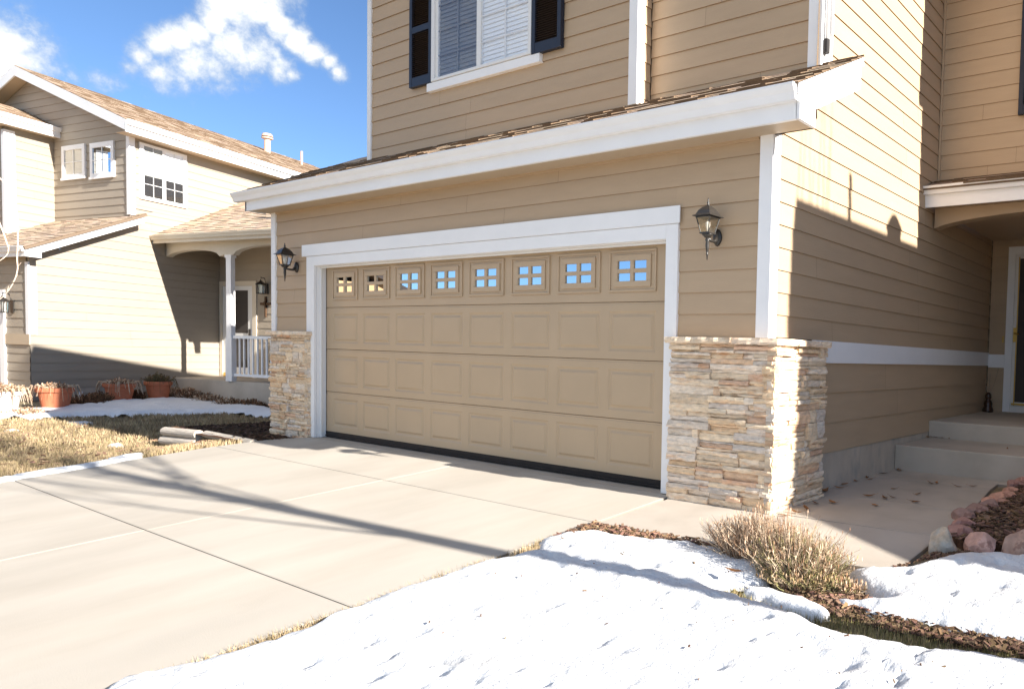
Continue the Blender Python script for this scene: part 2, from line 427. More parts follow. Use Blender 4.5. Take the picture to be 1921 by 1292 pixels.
def shingles(b, O, U, V, Nn, length, Lf, Rf, expo=.14, seed=0, tone=1.0, tab=(.12, .32)):
    rnd = random.Random(seed); O, U, V, Nn = Vector(O), Vector(U), Vector(V), Vector(Nn)
    nrow = int(math.ceil(length/expo))
    for r in range(nrow):
        v0, v1 = r*expo, min(length, (r+1)*expo+.02)
        l, rr = Lf(v0), Rf(v0); l2, rr2 = Lf(v1), Rf(v1)
        if rr-l < .03: continue
        u = l
        while u < rr-1e-3:
            w = rnd.uniform(*tab); e = min(rr, u+w)
            th = rnd.choice([.006, .007, .013, .015]); tn = tone*rnd.uniform(.78, 1.2); tt = (tn, tn*rnd.uniform(.96, 1.02), tn*rnd.uniform(.92, 1.03))
            dv = rnd.uniform(-.004, .004) + (0 if th > .01 else .012)
            # clip the upper edge to slanted boundaries
            f = lambda uu: l2+(uu-l)*(rr2-l2)/(rr-l) if (rr-l) > 0 else l2
            ua, ub = (u, e) if abs(l2-l)+abs(rr2-rr) < 1e-6 else (max(u, l2) if u > l else l2, min(e, rr2) if e < rr else rr2)
            if ub < ua: ua = ub = (ua+ub)/2
            a = O+U*u+V*(v0+dv)+Nn*th; c = O+U*e+V*(v0+dv)+Nn*th
            d = O+U*ub+V*v1+Nn*.001; g = O+U*ua+V*v1+Nn*.001
            b.quad(a, c, d, g, tint=tt)
            b.quad(O+U*u+V*(v0+dv)-Nn*.004, O+U*e+V*(v0+dv)-Nn*.004, c, a, tint=(.3, .27, .24))
            b.quad(O+U*u+V*(v0+dv)-Nn*.002, a, g, O+U*ua+V*v1-Nn*.002, tint=(.4, .36, .32))
            b.quad(O+U*e+V*(v0+dv)-Nn*.002, c, d, O+U*ub+V*v1-Nn*.002, tint=(.4, .36, .32))
            u = e
    return b
def gutter(b, A, B, out, h=.11, d=.10):     # K-style gutter from A to B (top back edge), outwards 'out'
    A, B, out = Vector(A), Vector(B), Vector(out); Z = Vector((0, 0, 1))
    prof = [(0, 0), (0, -h), (d*.55, -h), (d*.72, -h*.55), (d*.86, -h*.38), (d, -h*.14), (d, 0), (d-.012, 0), (d-.012, -h*.12), (.012, -h*.12), (.012, 0)]
    la = [A+out*x+Z*z for x, z in prof]; lb = [B+out*x+Z*z for x, z in prof]
    n = len(b.v); k = len(prof); b.v += [tuple(p) for p in la+lb]
    for i in range(k):
        j = (i+1) % k; b.f.append((n+i, n+j, n+k+j, n+k+i)); b.t.append((1, 1, 1))
    b.f.append(tuple(n+i for i in range(7))); b.t.append((1, 1, 1)); b.f.append(tuple(n+k+i for i in reversed(range(7)))); b.t.append((1, 1, 1))
    return b

# ================================================================ THE HOUSE WITH THE GARAGE
XR, XL = .982, -6.53
YA, YB = .48, .66
house = thing('house', 'tan lap-sided two-storey house with wide garage door and white trim beside the snowy yard', 'house', (0, 0, 0))
XA0, XA1 = -5.23, -.835
slope = .54; ez = 2.985; ey = -.28
rz = lambda y: ez+slope*(y-ey)          # garage roof deck height
# garage front wall
b = MB()
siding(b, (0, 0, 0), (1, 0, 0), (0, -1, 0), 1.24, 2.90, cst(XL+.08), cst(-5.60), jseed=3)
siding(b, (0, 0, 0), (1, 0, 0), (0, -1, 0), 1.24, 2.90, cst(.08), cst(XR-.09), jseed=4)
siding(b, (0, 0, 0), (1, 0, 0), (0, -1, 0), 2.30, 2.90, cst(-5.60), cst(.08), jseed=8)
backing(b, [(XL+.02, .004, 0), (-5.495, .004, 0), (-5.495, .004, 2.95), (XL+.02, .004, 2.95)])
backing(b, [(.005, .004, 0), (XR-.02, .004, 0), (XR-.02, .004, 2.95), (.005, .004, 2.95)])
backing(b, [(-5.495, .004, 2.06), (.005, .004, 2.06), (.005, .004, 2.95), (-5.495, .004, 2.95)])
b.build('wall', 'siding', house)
# left side wall and back
b = MB()
b.box(W0, XL, XL+.02, .01, 9, -.3, 3.0, tint=(1, 1, 1)); b.box(W0, XL, XR-.01, 9, 9.05, 0, 5.5)
b.build('wall', 'siding', house)
# upper walls
b = MB()
siding(b, (0, YA, 0), (1, 0, 0), (0, -1, 0), 3.36, 6.9, lambda z: max(XA0+.05, XA0+.05+(z-5.62)/.40), lambda z: min(XA1-.06, 1.3-(z-5.62)/.40), jseed=11, ref=1.454+.03)
backing(b, [(XA0, YA+.004, 3.2), (XA1, YA+.004, 3.2), (XA1, YA+.004, 6.1), (-2.1, YA+.004, 6.9), (XA0, YA+.004, 5.65)])
siding(b, (XA1, YA, 0), (0, 1, 0), (1, 0, 0), 3.36, 5.9, cst(.06), cst(YB-YA-.015), jseed=12)
backing(b, [(XA1-.002, YA, 3.2), (XA1-.002, YB+.01, 3.2), (XA1-.002, YB+.01, 6), (XA1-.002, YA, 6)])
b.build('wall', 'siding', house)
b = MB()
siding(b, (0, YB, 0), (1, 0, 0), (0, -1, 0), 3.42, 6.0, cst(XA1+.012), cst(XR-.10), jseed=13, ref=1.454+.06)
backing(b, [(XA1, YB+.004, 3.3), (XR-.02, YB+.004, 3.3), (XR-.02, YB+.004, 5.75), (XA1, YB+.004, 6.2)])
b.build('wall', 'siding', house)
b = MB(); b.box(W0, XA0, XA0+.02, YA+.02, 9, 3, 5.7); b.build('wall', 'siding', house)
# right side wall
def Lr(z):
    if z < 2.93: return .07
    if z < 3.45: return .07+(z-2.93)/.52*.62
    return .83
def Rr(z): return 5.74 if z < 2.98 else 3.455
b = MB()
siding(b, (XR, 0, 0), (0, 1, 0), (1, 0, 0), 1.284, 6.2, Lr, Rr, jseed=21)
siding(b, (XR, 0, 0), (0, 1, 0), (1, 0, 0), .325, 1.097, cst(.66), cst(5.74), jseed=22, pitch=.2575, ref=.325)
backing(b, [(XR-.004, .004, 0), (XR-.004, 5.75, 0), (XR-.004, 5.75, 2.9), (XR-.004, .004, 2.9)])
backing(b, [(XR-.004, .6, 2.9), (XR-.004, 5.75, 2.9), (XR-.004, 5.75, 6.2), (XR-.004, .66, 6.2)])
b.build('wall', 'siding', house)
# far walls facing the street over and under the porch roof
b = MB()
siding(b, (0, 3.455, 0), (1, 0, 0), (0, -1, 0), 3.12, 6.2, cst(XR+.035), cst(2.92), jseed=31)
backing(b, [(XR, 3.459, 3), (2.95, 3.459, 3), (2.95, 3.459, 6.3), (XR, 3.459, 6.3)])
b.build('wall', 'siding', house)
b = MB()
siding(b, (0, 5.75, 0), (1, 0, 0), (0, -1, 0), .45, 3.0, cst(XR+.02), cst(4.2), jseed=32)
backing(b, [(XR, 5.754, .2), (4.2, 5.754, .2), (4.2, 5.754, 3.1), (XR, 5.754, 3.1)])
b.box(W0, 2.75, 2.95, 3.3, 5.7, .3, 3.0)  # unseen side wall, added to make the porch darker inside
b.build('wall', 'siding', house)
# projecting right wing (out of the picture to the right; its edge shades the side wall)
b = MB(); b.box(W0, 2.95, 5.2, 3.00, 9, 3.1, 6.2); b.build('wing_wall', 'siding', house)
# upper roof (gable, ridge runs away from the street)
b = MB()
zr, xe0, xe1, xm = 6.98, -5.62, 1.36, -2.12
for (xa, xb) in ((xe0, xm), (xe1, xm)):
    za = 5.60
    b.prism([(xa, .10, za-.04), (xb, .10, zr-.04), (xb, 9.3, zr-.04), (xa, 9.3, za-.04)], [(xa, .10, za), (xb, .10, zr), (xb, 9.3, zr), (xa, 9.3, za)])
b.prism([(1.36, 2.9, 5.58), (5.4, 2.9, 5.9), (5.4, 9.3, 5.9), (1.36, 9.3, 5.58)], [(1.36, 2.9, 5.66), (5.4, 2.9, 5.98), (5.4, 9.3, 5.98), (1.36, 9.3, 5.66)])
b.build('roof', 'shingle', house)
# garage roof: deck + shingles
xg0, xg1 = -6.86, 1.375
V = Vector((0, 1, slope)).normalized(); Nn = Vector((0, -slope, 1)).normalized()
b = MB()
y0, y1 = -.30, .665
b.prism([(xg0+.02, y0, rz(y0)-.035), (xg1-.015, y0, rz(y0)-.035), (xg1-.015, y1, rz(y1)-.035), (xg0+.02, y1, rz(y1)-.035)],
        [(xg0+.02, y0, rz(y0)-.006), (xg1-.015, y0, rz(y0)-.006), (xg1-.015, y1, rz(y1)-.006), (xg0+.02, y1, rz(y1)-.006)], tint=(.3, .28, .26))
shingles(b, (0, y0-.025, rz(y0-.025)), (1, 0, 0), V, Nn, (y1-y0+.025)/V.y, cst(xg0), cst(xg1), seed=5, expo=.125)
# the part of the garage roof left of the upper wall runs on up
b.prism([(xg0+.02, y1, rz(y1)-.035), (XA0, y1, rz(y1)-.035), (XA0, 1.2, rz(1.2)-.035), (xg0+.02, 1.2, rz(1.2)-.035)],
        [(xg0+.02, y1, rz(y1)), (XA0, y1, rz(y1)), (XA0, 1.2, rz(1.2)), (xg0+.02, 1.2, rz(1.2))])
b.prism([(xg0+.02, 1.2, rz(1.2)-.035), (XA0, 1.2, rz(1.2)-.035), (XA0, 5, 3.0), (xg0+.02, 5, 3.0)],
        [(xg0+.02, 1.2, rz(1.2)), (XA0, 1.2, rz(1.2)), (XA0, 5, 3.05), (xg0+.02, 5, 3.05)])
b.build('roof', 'shingle', house)
# eave: fascia, gutter, soffit, rakes
b = MB()
zb0 = 2.745
b.box(W0, xg0+.20, xg1-.035, -.262, -.232, zb0, 2.955)
o_f = b.build('fascia', 'white', house, bevel=.003)
b = MB(); gutter(b, (xg0+.02, -.264, 2.965), (xg1-.022, -.264, 2.965), (0, -1, 0), h=.105, d=.085); b.build('gutter', 'white', house)
for side in (0, 1):
    x1 = xg1-.012 if side else xg0+.24; x0 = x1-.03
    ys_ = [(-.262, zb0+.0), (-.05, zb0+.0), (-.05, zb0+.125), (.64, rz(.64)-.245), (.64, rz(.64)-.01), (-.262, rz(-.262)-.01)]
    b = MB(); b.prism([(x0, y, z) for y, z in ys_], [(x1, y, z) for y, z in ys_])
    # drip board along the rake
    xo = (x1, x1+.012) if side else (x0-.012, x0)
    yt = [(-.30, rz(-.30)-.075), (.66, rz(.66)-.075), (.66, rz(.66)-.008), (-.30, rz(-.30)-.008)]
    b.prism([(xo[0], y, z) for y, z in yt], [(xo[1], y, z) for y, z in yt])
    b.build('rake_board', 'white', house)
b = MB()
b.box(W0, xg0+.25, xg1-.05, -.232, .0, zb0+.010, zb0+.022)      # eave soffit
b.box(W0, XR+.005, xg1-.045, .0, -.02+.0, zb0+.010, zb0+.022)
b.prism([(XR, -.05, rz(-.05)-.20), (xg1-.045, -.05, rz(-.05)-.20), (xg1-.045, .64, rz(.64)-.20), (XR, .64, rz(.64)-.20)],
        [(XR, -.05, rz(-.05)-.19), (xg1-.045, -.05, rz(-.05)-.19), (xg1-.045, .64, rz(.64)-.19), (XR, .64, rz(.64)-.19)])
b.box(W0, XR+.002, xg1-.045, -.232, -.05, zb0+.023, zb0+.035)
b.box(W0, xg0+.25, XL, -.0, 1.0, zb0+.02, zb0+.04)
b.build('soffit', 'tan', house)
b = MB(); b.box(W0, XL+.085, XR-.11, -.022, -.002, 2.735, 2.85); b.build('frieze_board', 'siding', house)
# corner trims
def trim(name, *boxes, m='white', parent=house, bevel=.002, label=None):
    b = MB()
    for q in boxes: b.box(W0, *q)
    o = b.build(name, m, parent, bevel=bevel)
    if label: o['label'] = label
    return o
trim('corner_trim', (XR-.095, XR+.022, -.026, -.001, 1.275, 2.80), (XR+.0, XR+.024, -.001, .075, 1.275, 2.83))
trim('corner_trim', (XL-.02, XL+.085, -.026, -.001, 1.275, 2.79), (XL-.022, XL-.0, -.001, .09, 0, 2.79))
trim('corner_trim', (XA0-.022, XA0+.055, YA-.026, YA-.001, 3.37, 5.75), (XA0-.024, XA0, YA-.001, YA+.09, 3.37, 5.6))
trim('corner_trim', (XA1-.085, XA1+.022, YA-.026, YA-.001, 3.40, 6.2), (XA1, XA1+.024, YA-.001, YA+.065, 3.42, 6.2))
trim('corner_trim', (XR-.105, XR+.022, YB-.026, YB-.001, 3.46, 5.8), (XR, XR+.024, YB-.001, YB+.16, 3.40, 5.8))
trim('corner_trim', (XR+.012, XR+.035, 3.42, 3.454, 3.14, 5.8), m='siding')
trim('belly_band', (XR, XR+.026, .66, 5.749, 1.097, 1.284))
trim('belly_band', (XR+.026, 1.232, 5.722, 5.749, 1.075, 1.262))
trim('corner_trim', (XR+.001, XR+.022, .695, .75, .10, 1.08))
# foundation
b = MB(); b.box(W0, XR-.02, XR+.004, .3, 5.74, -.2, .322); b.build('foundation', 'found', house)
# white conduit down the upper corner
b = MB()
b.tube([(XR+.045, YB+.02, 3.70), (XR+.045, YB+.02, 6.0)], .018, 12); b.tube([(XR+.045, YB+.085, 3.75), (XR+.045, YB+.085, 6.0)], .022, 12)
dso = b.build('downspout', 'white', house, smooth=True)
b = MB(); b.tube([(XR+.045, YB+.022, 3.59), (XR+.045, YB+.02, 3.695)], .026, 12); b.build('conduit_boot', 'black', dso, smooth=False)

# ---- garage door casing
trim('door_casing', (-5.665, -5.49, -.030, .0, 0.0, 2.17), (0.0, .125, -.030, 0, 0.0, 2.17), (-5.49, 0, -.030, 0, 2.055, 2.17), bevel=.003)
trim('door_casing', (-5.75, .147, -.042, -.0305, 2.172, 2.31), (-5.72, .117, -.0302, .0, 2.1725, 2.30), bevel=.003)
trim('door_jamb', (-5.52, -5.486, 0.002, .105, 0, 2.085), (-.004, .03, .002, .105, 0, 2.085), (-5.486, -.004, .002, .105, 2.051, 2.085), bevel=.002)
trim('door_jamb', (-5.486, -5.468, .04, .058, 0, 2.05), (-5.468, -.022, .04, .058, 2.033, 2.05), (-.022, -.004, .04, .058, 0, 2.05), m='vinyl', bevel=.001)

# ---- garage door
dy = .105
gd = MB()
rows = [(.074, .556), (.560, 1.070), (1.074, 1.569), (1.573, 2.07)]
X0d, X1d = -5.475, -.012
wxs = [-5.322+.6528*i for i in range(8)]
def panel_relief(b, x0, x1, z0, z1, y):
    # raised panel: groove then raised field
    e = [0, .016, .030, .050]; d = [0, .008, .008, -.002]
    loops = []
    for ee, dd in zip(e, d):
        loops.append([(x0+ee, y+dd, z0+ee), (x1-ee, y+dd, z0+ee), (x1-ee, y+dd, z1-ee), (x0+ee, y+dd, z1-ee)])
    for a, c in zip(loops[:-1], loops[1:]):
        for i in range(4):
            j = (i+1) % 4; b.quad(a[i], a[j], c[j], c[i])
    b.quad(*loops[-1])
def face_with_holes(b, x0, x1, z0, z1, holes, y):
    xs = x0; hz0, hz1 = holes[0][2], holes[0][3]
    b.quad((x0, y, z0), (x1, y, z0), (x1, y, hz0), (x0, y, hz0)); b.quad((x0, y, hz1), (x1, y, hz1), (x1, y, z1), (x0, y, z1))
    for (hx0, hx1, _, _) in holes:
        b.quad((xs, y, hz0), (hx0, y, hz0), (hx0, y, hz1), (xs, y, hz1)); xs = hx1
    b.quad((xs, y, hz0), (x1, y, hz0), (x1, y, hz1), (xs, y, hz1))
for ri, (z0, z1) in enumerate(rows):
    hz = (z0+.070, z1-.078) if ri < 3 else (1.655, 2.012)
    holes = [(x, x+.545, *hz) for x in wxs]
    zt = z1-.022
    face_with_holes(gd, X0d, X1d, z0, zt, holes, dy)
    # tongue: rounded step at the section top
    gd.quad((X0d, dy, zt), (X1d, dy, zt), (X1d, dy+.004, zt+.006), (X0d, dy+.004, zt+.006))
    gd.quad((X0d, dy+.004, zt+.006), (X1d, dy+.004, zt+.006), (X1d, dy+.004, z1-.003), (X0d, dy+.004, z1-.003))
    gd.quad((X0d, dy+.004, z1-.003), (X1d, dy+.004, z1-.003), (X1d, dy+.02, z1), (X0d, dy+.02, z1))
    gd.quad((X0d, dy+.02, z0-.004), (X1d, dy+.02, z0-.004), (X1d, dy, z0), (X0d, dy, z0))
    for h in holes:
        if ri < 3: panel_relief(gd, h[0], h[1], h[2], h[3], dy)
    gd.quad((X0d, dy+.02, z1), (X1d, dy+.02, z1), (X1d, dy+.02, z1+.004), (X0d, dy+.02, z1+.004), tint=(.2, .2, .2))
gdo = gd.build('garage_door', 'door', house)
b = MB(); b.prism([(X0d, dy-.004, .002), (X1d, dy-.004, .002), (X1d, dy+.03, .002), (X0d, dy+.03, .002)], [(X0d, dy-.010, .074), (X1d, dy-.010, .074), (X1d, dy+.03, .074), (X0d, dy+.03, .074)])
b.box(W0, X0d, X1d, dy-.018, dy-.008, .018, .030)
b.build('bottom_seal', 'black', gdo)
for i, x in enumerate(wxs):
    b = MB(); y = dy
    z0, z1 = 1.655, 2.012; x1 = x+.545
    # outer moulding, step, inner frame, muntins
    def ring(bb, ax0, ax1, az0, az1, w, ya, yb):
        bb.box(W0, ax0, ax1, ya, yb, az0, az0+w); bb.box(W0, ax0, ax1, ya, yb, az1-w, az1)
        bb.box(W0, ax0, ax0+w, ya, yb, az0+w, az1-w); bb.box(W0, ax1-w, ax1, ya, yb, az0+w, az1-w)
    ring(b, x, x1, z0, z1, .020, y-.014, y+.02)
    ring(b, x+.020, x1-.020, z0+.020, z1-.020, .036, y-.006, y+.02)
    ring(b, x+.056, x1-.056, z0+.042, z1-.042, .050, y-.018, y+.018)
    xm_, zm_ = (x+x1)/2, (z0+z1)/2
    b.box(W0, xm_-.020, xm_+.020, y-.016, y+.016, z0+.09, z1-.09); b.box(W0, x+.10, xm_-.020, y-.016, y+.016, zm_-.018, zm_+.018); b.box(W0, xm_+.020, x1-.10, y-.016, y+.016, zm_-.018, zm_+.018)
    b.build('window_frame', 'door', gdo, bevel=.003)
    b = MB(); b.box(W0, x+.09, x1-.09, y-.004, y-.001, z0+.08, z1-.08); b.build('window_pane', 'mirror', gdo)
b = MB(); b.box(W0, X0d-.1, X1d+.1, dy+.06, dy+.08, 0, 2.3); b.build('door_backing', 'dark', house)
b = MB(); b.box(W0, XL+.03, XR-.03, .01, .9, 2.90, 2.93); b.build('ceiling', 'dark', house)

# ---- ledge-stone pillars
STC = [(1.08, 1.0, .88), (1.02, .91, .76), (1.0, .86, .68), (1.1, 1.05, .98), (1.0, .95, .9), (1.0, .80, .63), (1.05, .94, .78), (.96, .74, .60), (1.1, 1.03, .9), (.93, .92, .93), (1.05, .87, .66), (1.0, .97, .94), (1.1, 1.0, .84), (1.02, .93, .8)]
def stone_block(b, O, U, Nn, u0, u1, z0, z1, prot, rnd, back=.03, tint=None):
    """one split-faced stone: front face subdivided and roughened, chamfered rim"""
    O, U, Nn = Vector(O), Vector(U), Vector(Nn); Z = Vector((0, 0, 1))
    w = u1-u0; h = z1-z0; nu = max(2, int(w/.035)); nz_ = 3 if h > .03 else 2
    k = rnd.uniform(.86, 1.10); tb = rnd.choice(STC) if tint is None else tint
    n0 = len(b.v); sd = rnd.uniform(0, 99); tl = rnd.uniform(-.004, .004); tz = rnd.uniform(-.006, .006); sh = rnd.uniform(-.25, .25)*h
    for j in range(nz_+1):
        for i in range(nu+1):
            fu, fz = i/nu, j/nz_
            d = .006 + prot + .012*nse(fu*w*16+sd, fz*h*40, sd) + .006*nse(fu*w*60+sd, fz*h*90, sd) + tl*(fu-.5)*2 + tz*(fz-.5)*2
            ed = min(fu, 1-fu)*w; ez_ = min(fz, 1-fz)*h
            if i in (0, nu): d -= .004
            if j in (0, nz_): d -= .005
            zz = z0+h*fz
            if j == nz_: zz += .004*nse(fu*w*13+sd*2, 3.1)
            if j == 0: zz += .004*nse(fu*w*13+sd*3, 7.1)
            b.v.append(tuple(O+U*(u0+w*fu)+Nn*d+Z*zz))
    idx = lambda i, j: n0+j*(nu+1)+i
    for j in range(nz_):
        for i in range(nu):
            q = 1+.10*nse(i*1.3+sd, j*1.7, sd)
            tt = tuple(c*k*q for c in tb)
            b.f.append((idx(i, j), idx(i+1, j), idx(i+1, j+1), idx(i, j+1))); b.t.append(tt)
    tt = tuple(c*k*.85 for c in tb)
    # sides back to the wall
    m0 = len(b.v); ringi = [idx(i, 0) for i in range(nu+1)]+[idx(nu, j) for j in range(1, nz_+1)]+[idx(i, nz_) for i in range(nu-1, -1, -1)]+[idx(0, j) for j in range(nz_-1, 0, -1)]
    for r in ringi:
        p = Vector(b.v[r]); d = (p-O).dot(Nn); b.v.append(tuple(p-Nn*(d+back)))
    L = len(ringi)
    for i in range(L):
        j = (i+1) % L; b.f.append((ringi[j], ringi[i], m0+i, m0+j)); b.t.append(tt)
def ledge_face(b, O, U, Nn, W, z0, z1, seed, corner=None, zf=None):
    """zf(u): bottom height"""
    rnd = random.Random(seed)
    # courses of about 11-15 cm panels, each made of thinner ledges
    z = z0
    while z < z1-.012:
        ph = rnd.choice([.085, .10, .12, .135]); ph = min(ph, z1-z)
        if z1-(z+ph) < .04: ph = z1-z
        u = 0
        while u < W-1e-4:
            pw = rnd.uniform(.24, .55); e = min(W, u+pw)
            if W-e < .09: e = W
            kind = rnd.random()
            splits = 1 if kind < .06 else (2 if kind < .28 else (3 if kind < .68 else 4))
            cuts = sorted([0, ph]+[ph*(i+1)/splits+rnd.uniform(-.012, .012) for i in range(splits-1)])
            for a, c in zip(cuts[:-1], cuts[1:]):
                uu = u
                while uu < e-1e-4:
                    ww = rnd.uniform(.16, .50) if splits > 1 else rnd.uniform(.10, .24); f = min(e, uu+ww)
                    if e-f < .05: f = e
                    zz0 = z+a+.0008; zz1 = z+c-.0008
                    stone_block(b, O, U, Nn, uu+.001, f-.001, zz0, zz1, rnd.choice([.0, .006, .012, .020, .026])+rnd.uniform(-.004, .004), rnd, back=.045)
                    uu = f
            u = e
        z += ph
def pillar(x0, x1, y0, y1, z1, seed, label, zb=-.05, sides='R'):
    b = MB()
    t = .035
    b.box(W0, x0+.004, x1-t-.03, y0+t+.03, y1, zb-.1, z1-.002, tint=(.36, .29, .22))
    ledge_face(b, (x0, y0+t-.002, 0), (1, 0, 0), (0, -1, 0), x1-x0-(0.012 if 'R' in sides else 0), zb, z1, seed)
    if 'R' in sides:
        ledge_face(b, (x1-t+.002, y0+.008, 0), (0, 1, 0), (1, 0, 0), y1-y0-.008, zb, z1, seed+1)
    if 'L' in sides:
        ledge_face(b, (x0+t-.002, y1, 0), (0, -1, 0), (-1, 0, 0), y1-y0-.008, zb, z1, seed+2)
    o = b.build('stone_pillar', 'stone', house); o['label'] = label
    # cap: row of rough-edged slabs
    b = MB(); rnd = random.Random(seed+9); g = .032
    def cap(Fo, U, Nn, W):
        u = 0
        while u < W-1e-4:
            e = min(W, u+rnd.uniform(.25, .42));
            if W-e < .12: e = W
            stone_block(b, Fo, U, Nn, u+.001, e-.001, z1+.0, z1+.048, g-.006, rnd, back=.06, tint=rnd.choice([(1.12, 1.06, .97), (1.05, .96, .84), (1.1, .98, .86)]))
            u = e
    cap((x0-.03, y0+.01, 0), (1, 0, 0), (0, -1, 0), x1-x0+.05)
    if 'R' in sides: cap((x1-.01, y0-.012, 0), (0, 1, 0), (1, 0, 0), y1-y0+.02)
    if 'L' in sides: cap((x0+.01, y1, 0), (0, -1, 0), (-1, 0, 0), y1-y0+.02)
    b.box(W0, x0-.02, x1+.012, y0-.012, y1, z1+.002, z1+.044, tint=(1.08, 1.0, .9))
    b.build('pillar_cap', 'stone', o)
    return o
pillar(.128, 1.135, -.118, .69, 1.222, 40, 'right stone pillar at the walkway corner')
pillar(-6.53, -5.555, -.075, .0, 1.225, 71, 'left stone pillar beside the mulch bed', sides='R', zb=-.06)

# ---- upstairs window and shutters
def Z(*a): return a
win = MB(); y = YA
x0, x1, z0, z1 = -3.895, -2.225, 4.095, 5.45
win.box(W0, x0, x0+.055, y-.060, y, z0, z1); win.box(W0, x1-.045, x1, y-.060, y, z0, z1)
win.box(W0, x0+.055, x1-.045, y-.060, y, z0, z0+.030); win.box(W0, x0+.055, x1-.045, y-.060, y, z1-.03, z1)
win.box(W0, -3.095, -3.025, y-.055, y, z0+.030, z1-.03)
win.box(W0, x0+.055, x0+.105, y-.042, y, z0+.03, z1-.03)
winp = win.build('window', 'vinyl', house, bevel=.002)
for (a, c, mname) in ((x0+.105, -3.095, 'screenb'), (-3.025, x1-.045, 'blind')):
    b = MB()
    z = z0+.035
    while z < z1-.05:
        b.prism([(a, y-.026, z), (c, y-.026, z), (c, y-.024, z+.001), (a, y-.024, z+.001)], [(a, y-.0175, z+.043), (c, y-.0175, z+.043), (c, y-.0160, z+.044), (a, y-.0160, z+.044)]); z += .046
    b.box(W0, a, c, y-.0155, y-.0135, z0+.03, z1-.03)
    b.build('blinds', mname, winp)
    b = MB(); b.box(W0, a, c, y-.046, y-.044, z0+.03, z1-.03); b.build('window_pane', 'glass', winp)
    b = MB(); xmid = (a+c)/2
    b.box(W0, xmid-.008, xmid+.008, y-.040, y-.034, z0+.03, z1-.03)
    for zz in (4.368, 4.637, 4.911, 5.18): b.box(W0, a, xmid-.008, y-.0398, y-.0342, zz-.007, zz+.007); b.box(W0, xmid+.008, c, y-.0398, y-.0342, zz-.007, zz+.007)
    b.build('muntin', 'vinyl' if mname == 'blind' else 'screenb', winp)
b = MB(); b.box(W0, -3.99, -2.105, y-.050, y-.001, 4.0, 4.090); b.build('sill', 'white', winp, bevel=.002)
def shutter(x0, x1, z0, z1, y, mids, parent=house):
    b = MB(); w = .052; t = .045
    b.box(W0, x0, x0+w, y-t, y, z0, z1); b.box(W0, x1-w, x1, y-t, y, z0, z1)
    zs = [(z0, z0+.105)]+[(m_-.035, m_+.035) for m_ in mids]+[(z1-.06, z1)]
    for a, c in zs: b.box(W0, x0+w, x1-w, y-t+.002, y, a, c)
    o = b.build('shutter', 'shutter', parent, bevel=.003)
    b = MB()
    b.box(W0, x0+w, x1-w, y-.006, y-.003, z0+.1, z1-.05)
    for (a, c), (a2, c2) in zip(zs[:-1], zs[1:]):
        z = c+.004
        while z < a2-.016:
            b.prism([(x0+w, y-.040, z), (x1-w, y-.040, z), (x1-w, y-.036, z-.002), (x0+w, y-.036, z-.002)], [(x0+w, y-.014, z+.020), (x1-w, y-.014, z+.020), (x1-w, y-.010, z+.018), (x0+w, y-.010, z+.018)]); z += .0225
    b.build('louvres', 'louvre', o)
    return o
shutter(-4.323, -3.900, 4.095, 5.45, YA-.012, [4.73])
shutter(-2.222, -1.795, 4.085, 5.45, YA-.012, [4.95])
shutter(1.875, 2.30, 3.80, 5.2, 3.455-.012, [4.5])

# ---- right porch
b = MB()
ps = .36; pz = lambda yy: 3.045+ps*(yy-3.03)
V2 = Vector((0, 1, ps)).normalized(); N2 = Vector((0, -ps, 1)).normalized()
b.prism([(XR+.01, 3.0, pz(3.0)-.04), (3.6, 3.0, pz(3.0)-.04), (3.6, 3.44, pz(3.44)-.04), (XR+.01, 3.44, pz(3.44)-.04)], [(XR+.01, 3.0, pz(3.0)-.006), (3.6, 3.0, pz(3.0)-.006), (3.6, 3.44, pz(3.44)-.006), (XR+.01, 3.44, pz(3.44)-.006)], tint=(.3, .28, .26))
shingles(b, (XR-.0, 2.985, pz(2.985)), (1, 0, 0), V2, N2, .455/V2.y, cst(.015), cst(2.6), seed=15, expo=.115)
b.build('porch_roof', 'shingle', house)
b = MB(); b.box(W0, XR+.0, 3.6, 3.075, 3.10, 2.822, 3.035); b.build('fascia', 'white', house, bevel=.002)
b = MB(); gutter(b, (XR-.005, 3.073, 3.040), (3.6, 3.073, 3.040), (0, -1, 0), h=.085, d=.08); b.build('gutter', 'white', house)
b = MB(); b.box(W0, XR+.03, 3.6, 3.10, 5.7, 2.86, 2.875); b.build('porch_ceiling', 'siding', house)
b = MB(); xs = np.linspace(XR+.03, 3.7, 28)
def archz(x):
    u = (x-2.35)/1.38
    return 2.745 if abs(u) > 1 and x > 3.7 else (2.60+.155*math.sqrt(max(0, 1-u*u)) if abs(u) < 1 else 2.60)
for i in range(len(xs)-1):
    a, c = xs[i], xs[i+1]
    b.prism([(a, 3.33, archz(a)), (c, 3.33, archz(c)), (c, 3.49, archz(c)), (a, 3.49, archz(a))], [(a, 3.33, 2.857), (c, 3.33, 2.857), (c, 3.49, 2.857), (a, 3.49, 2.857)])
b.build('porch_beam', 'siding', house)
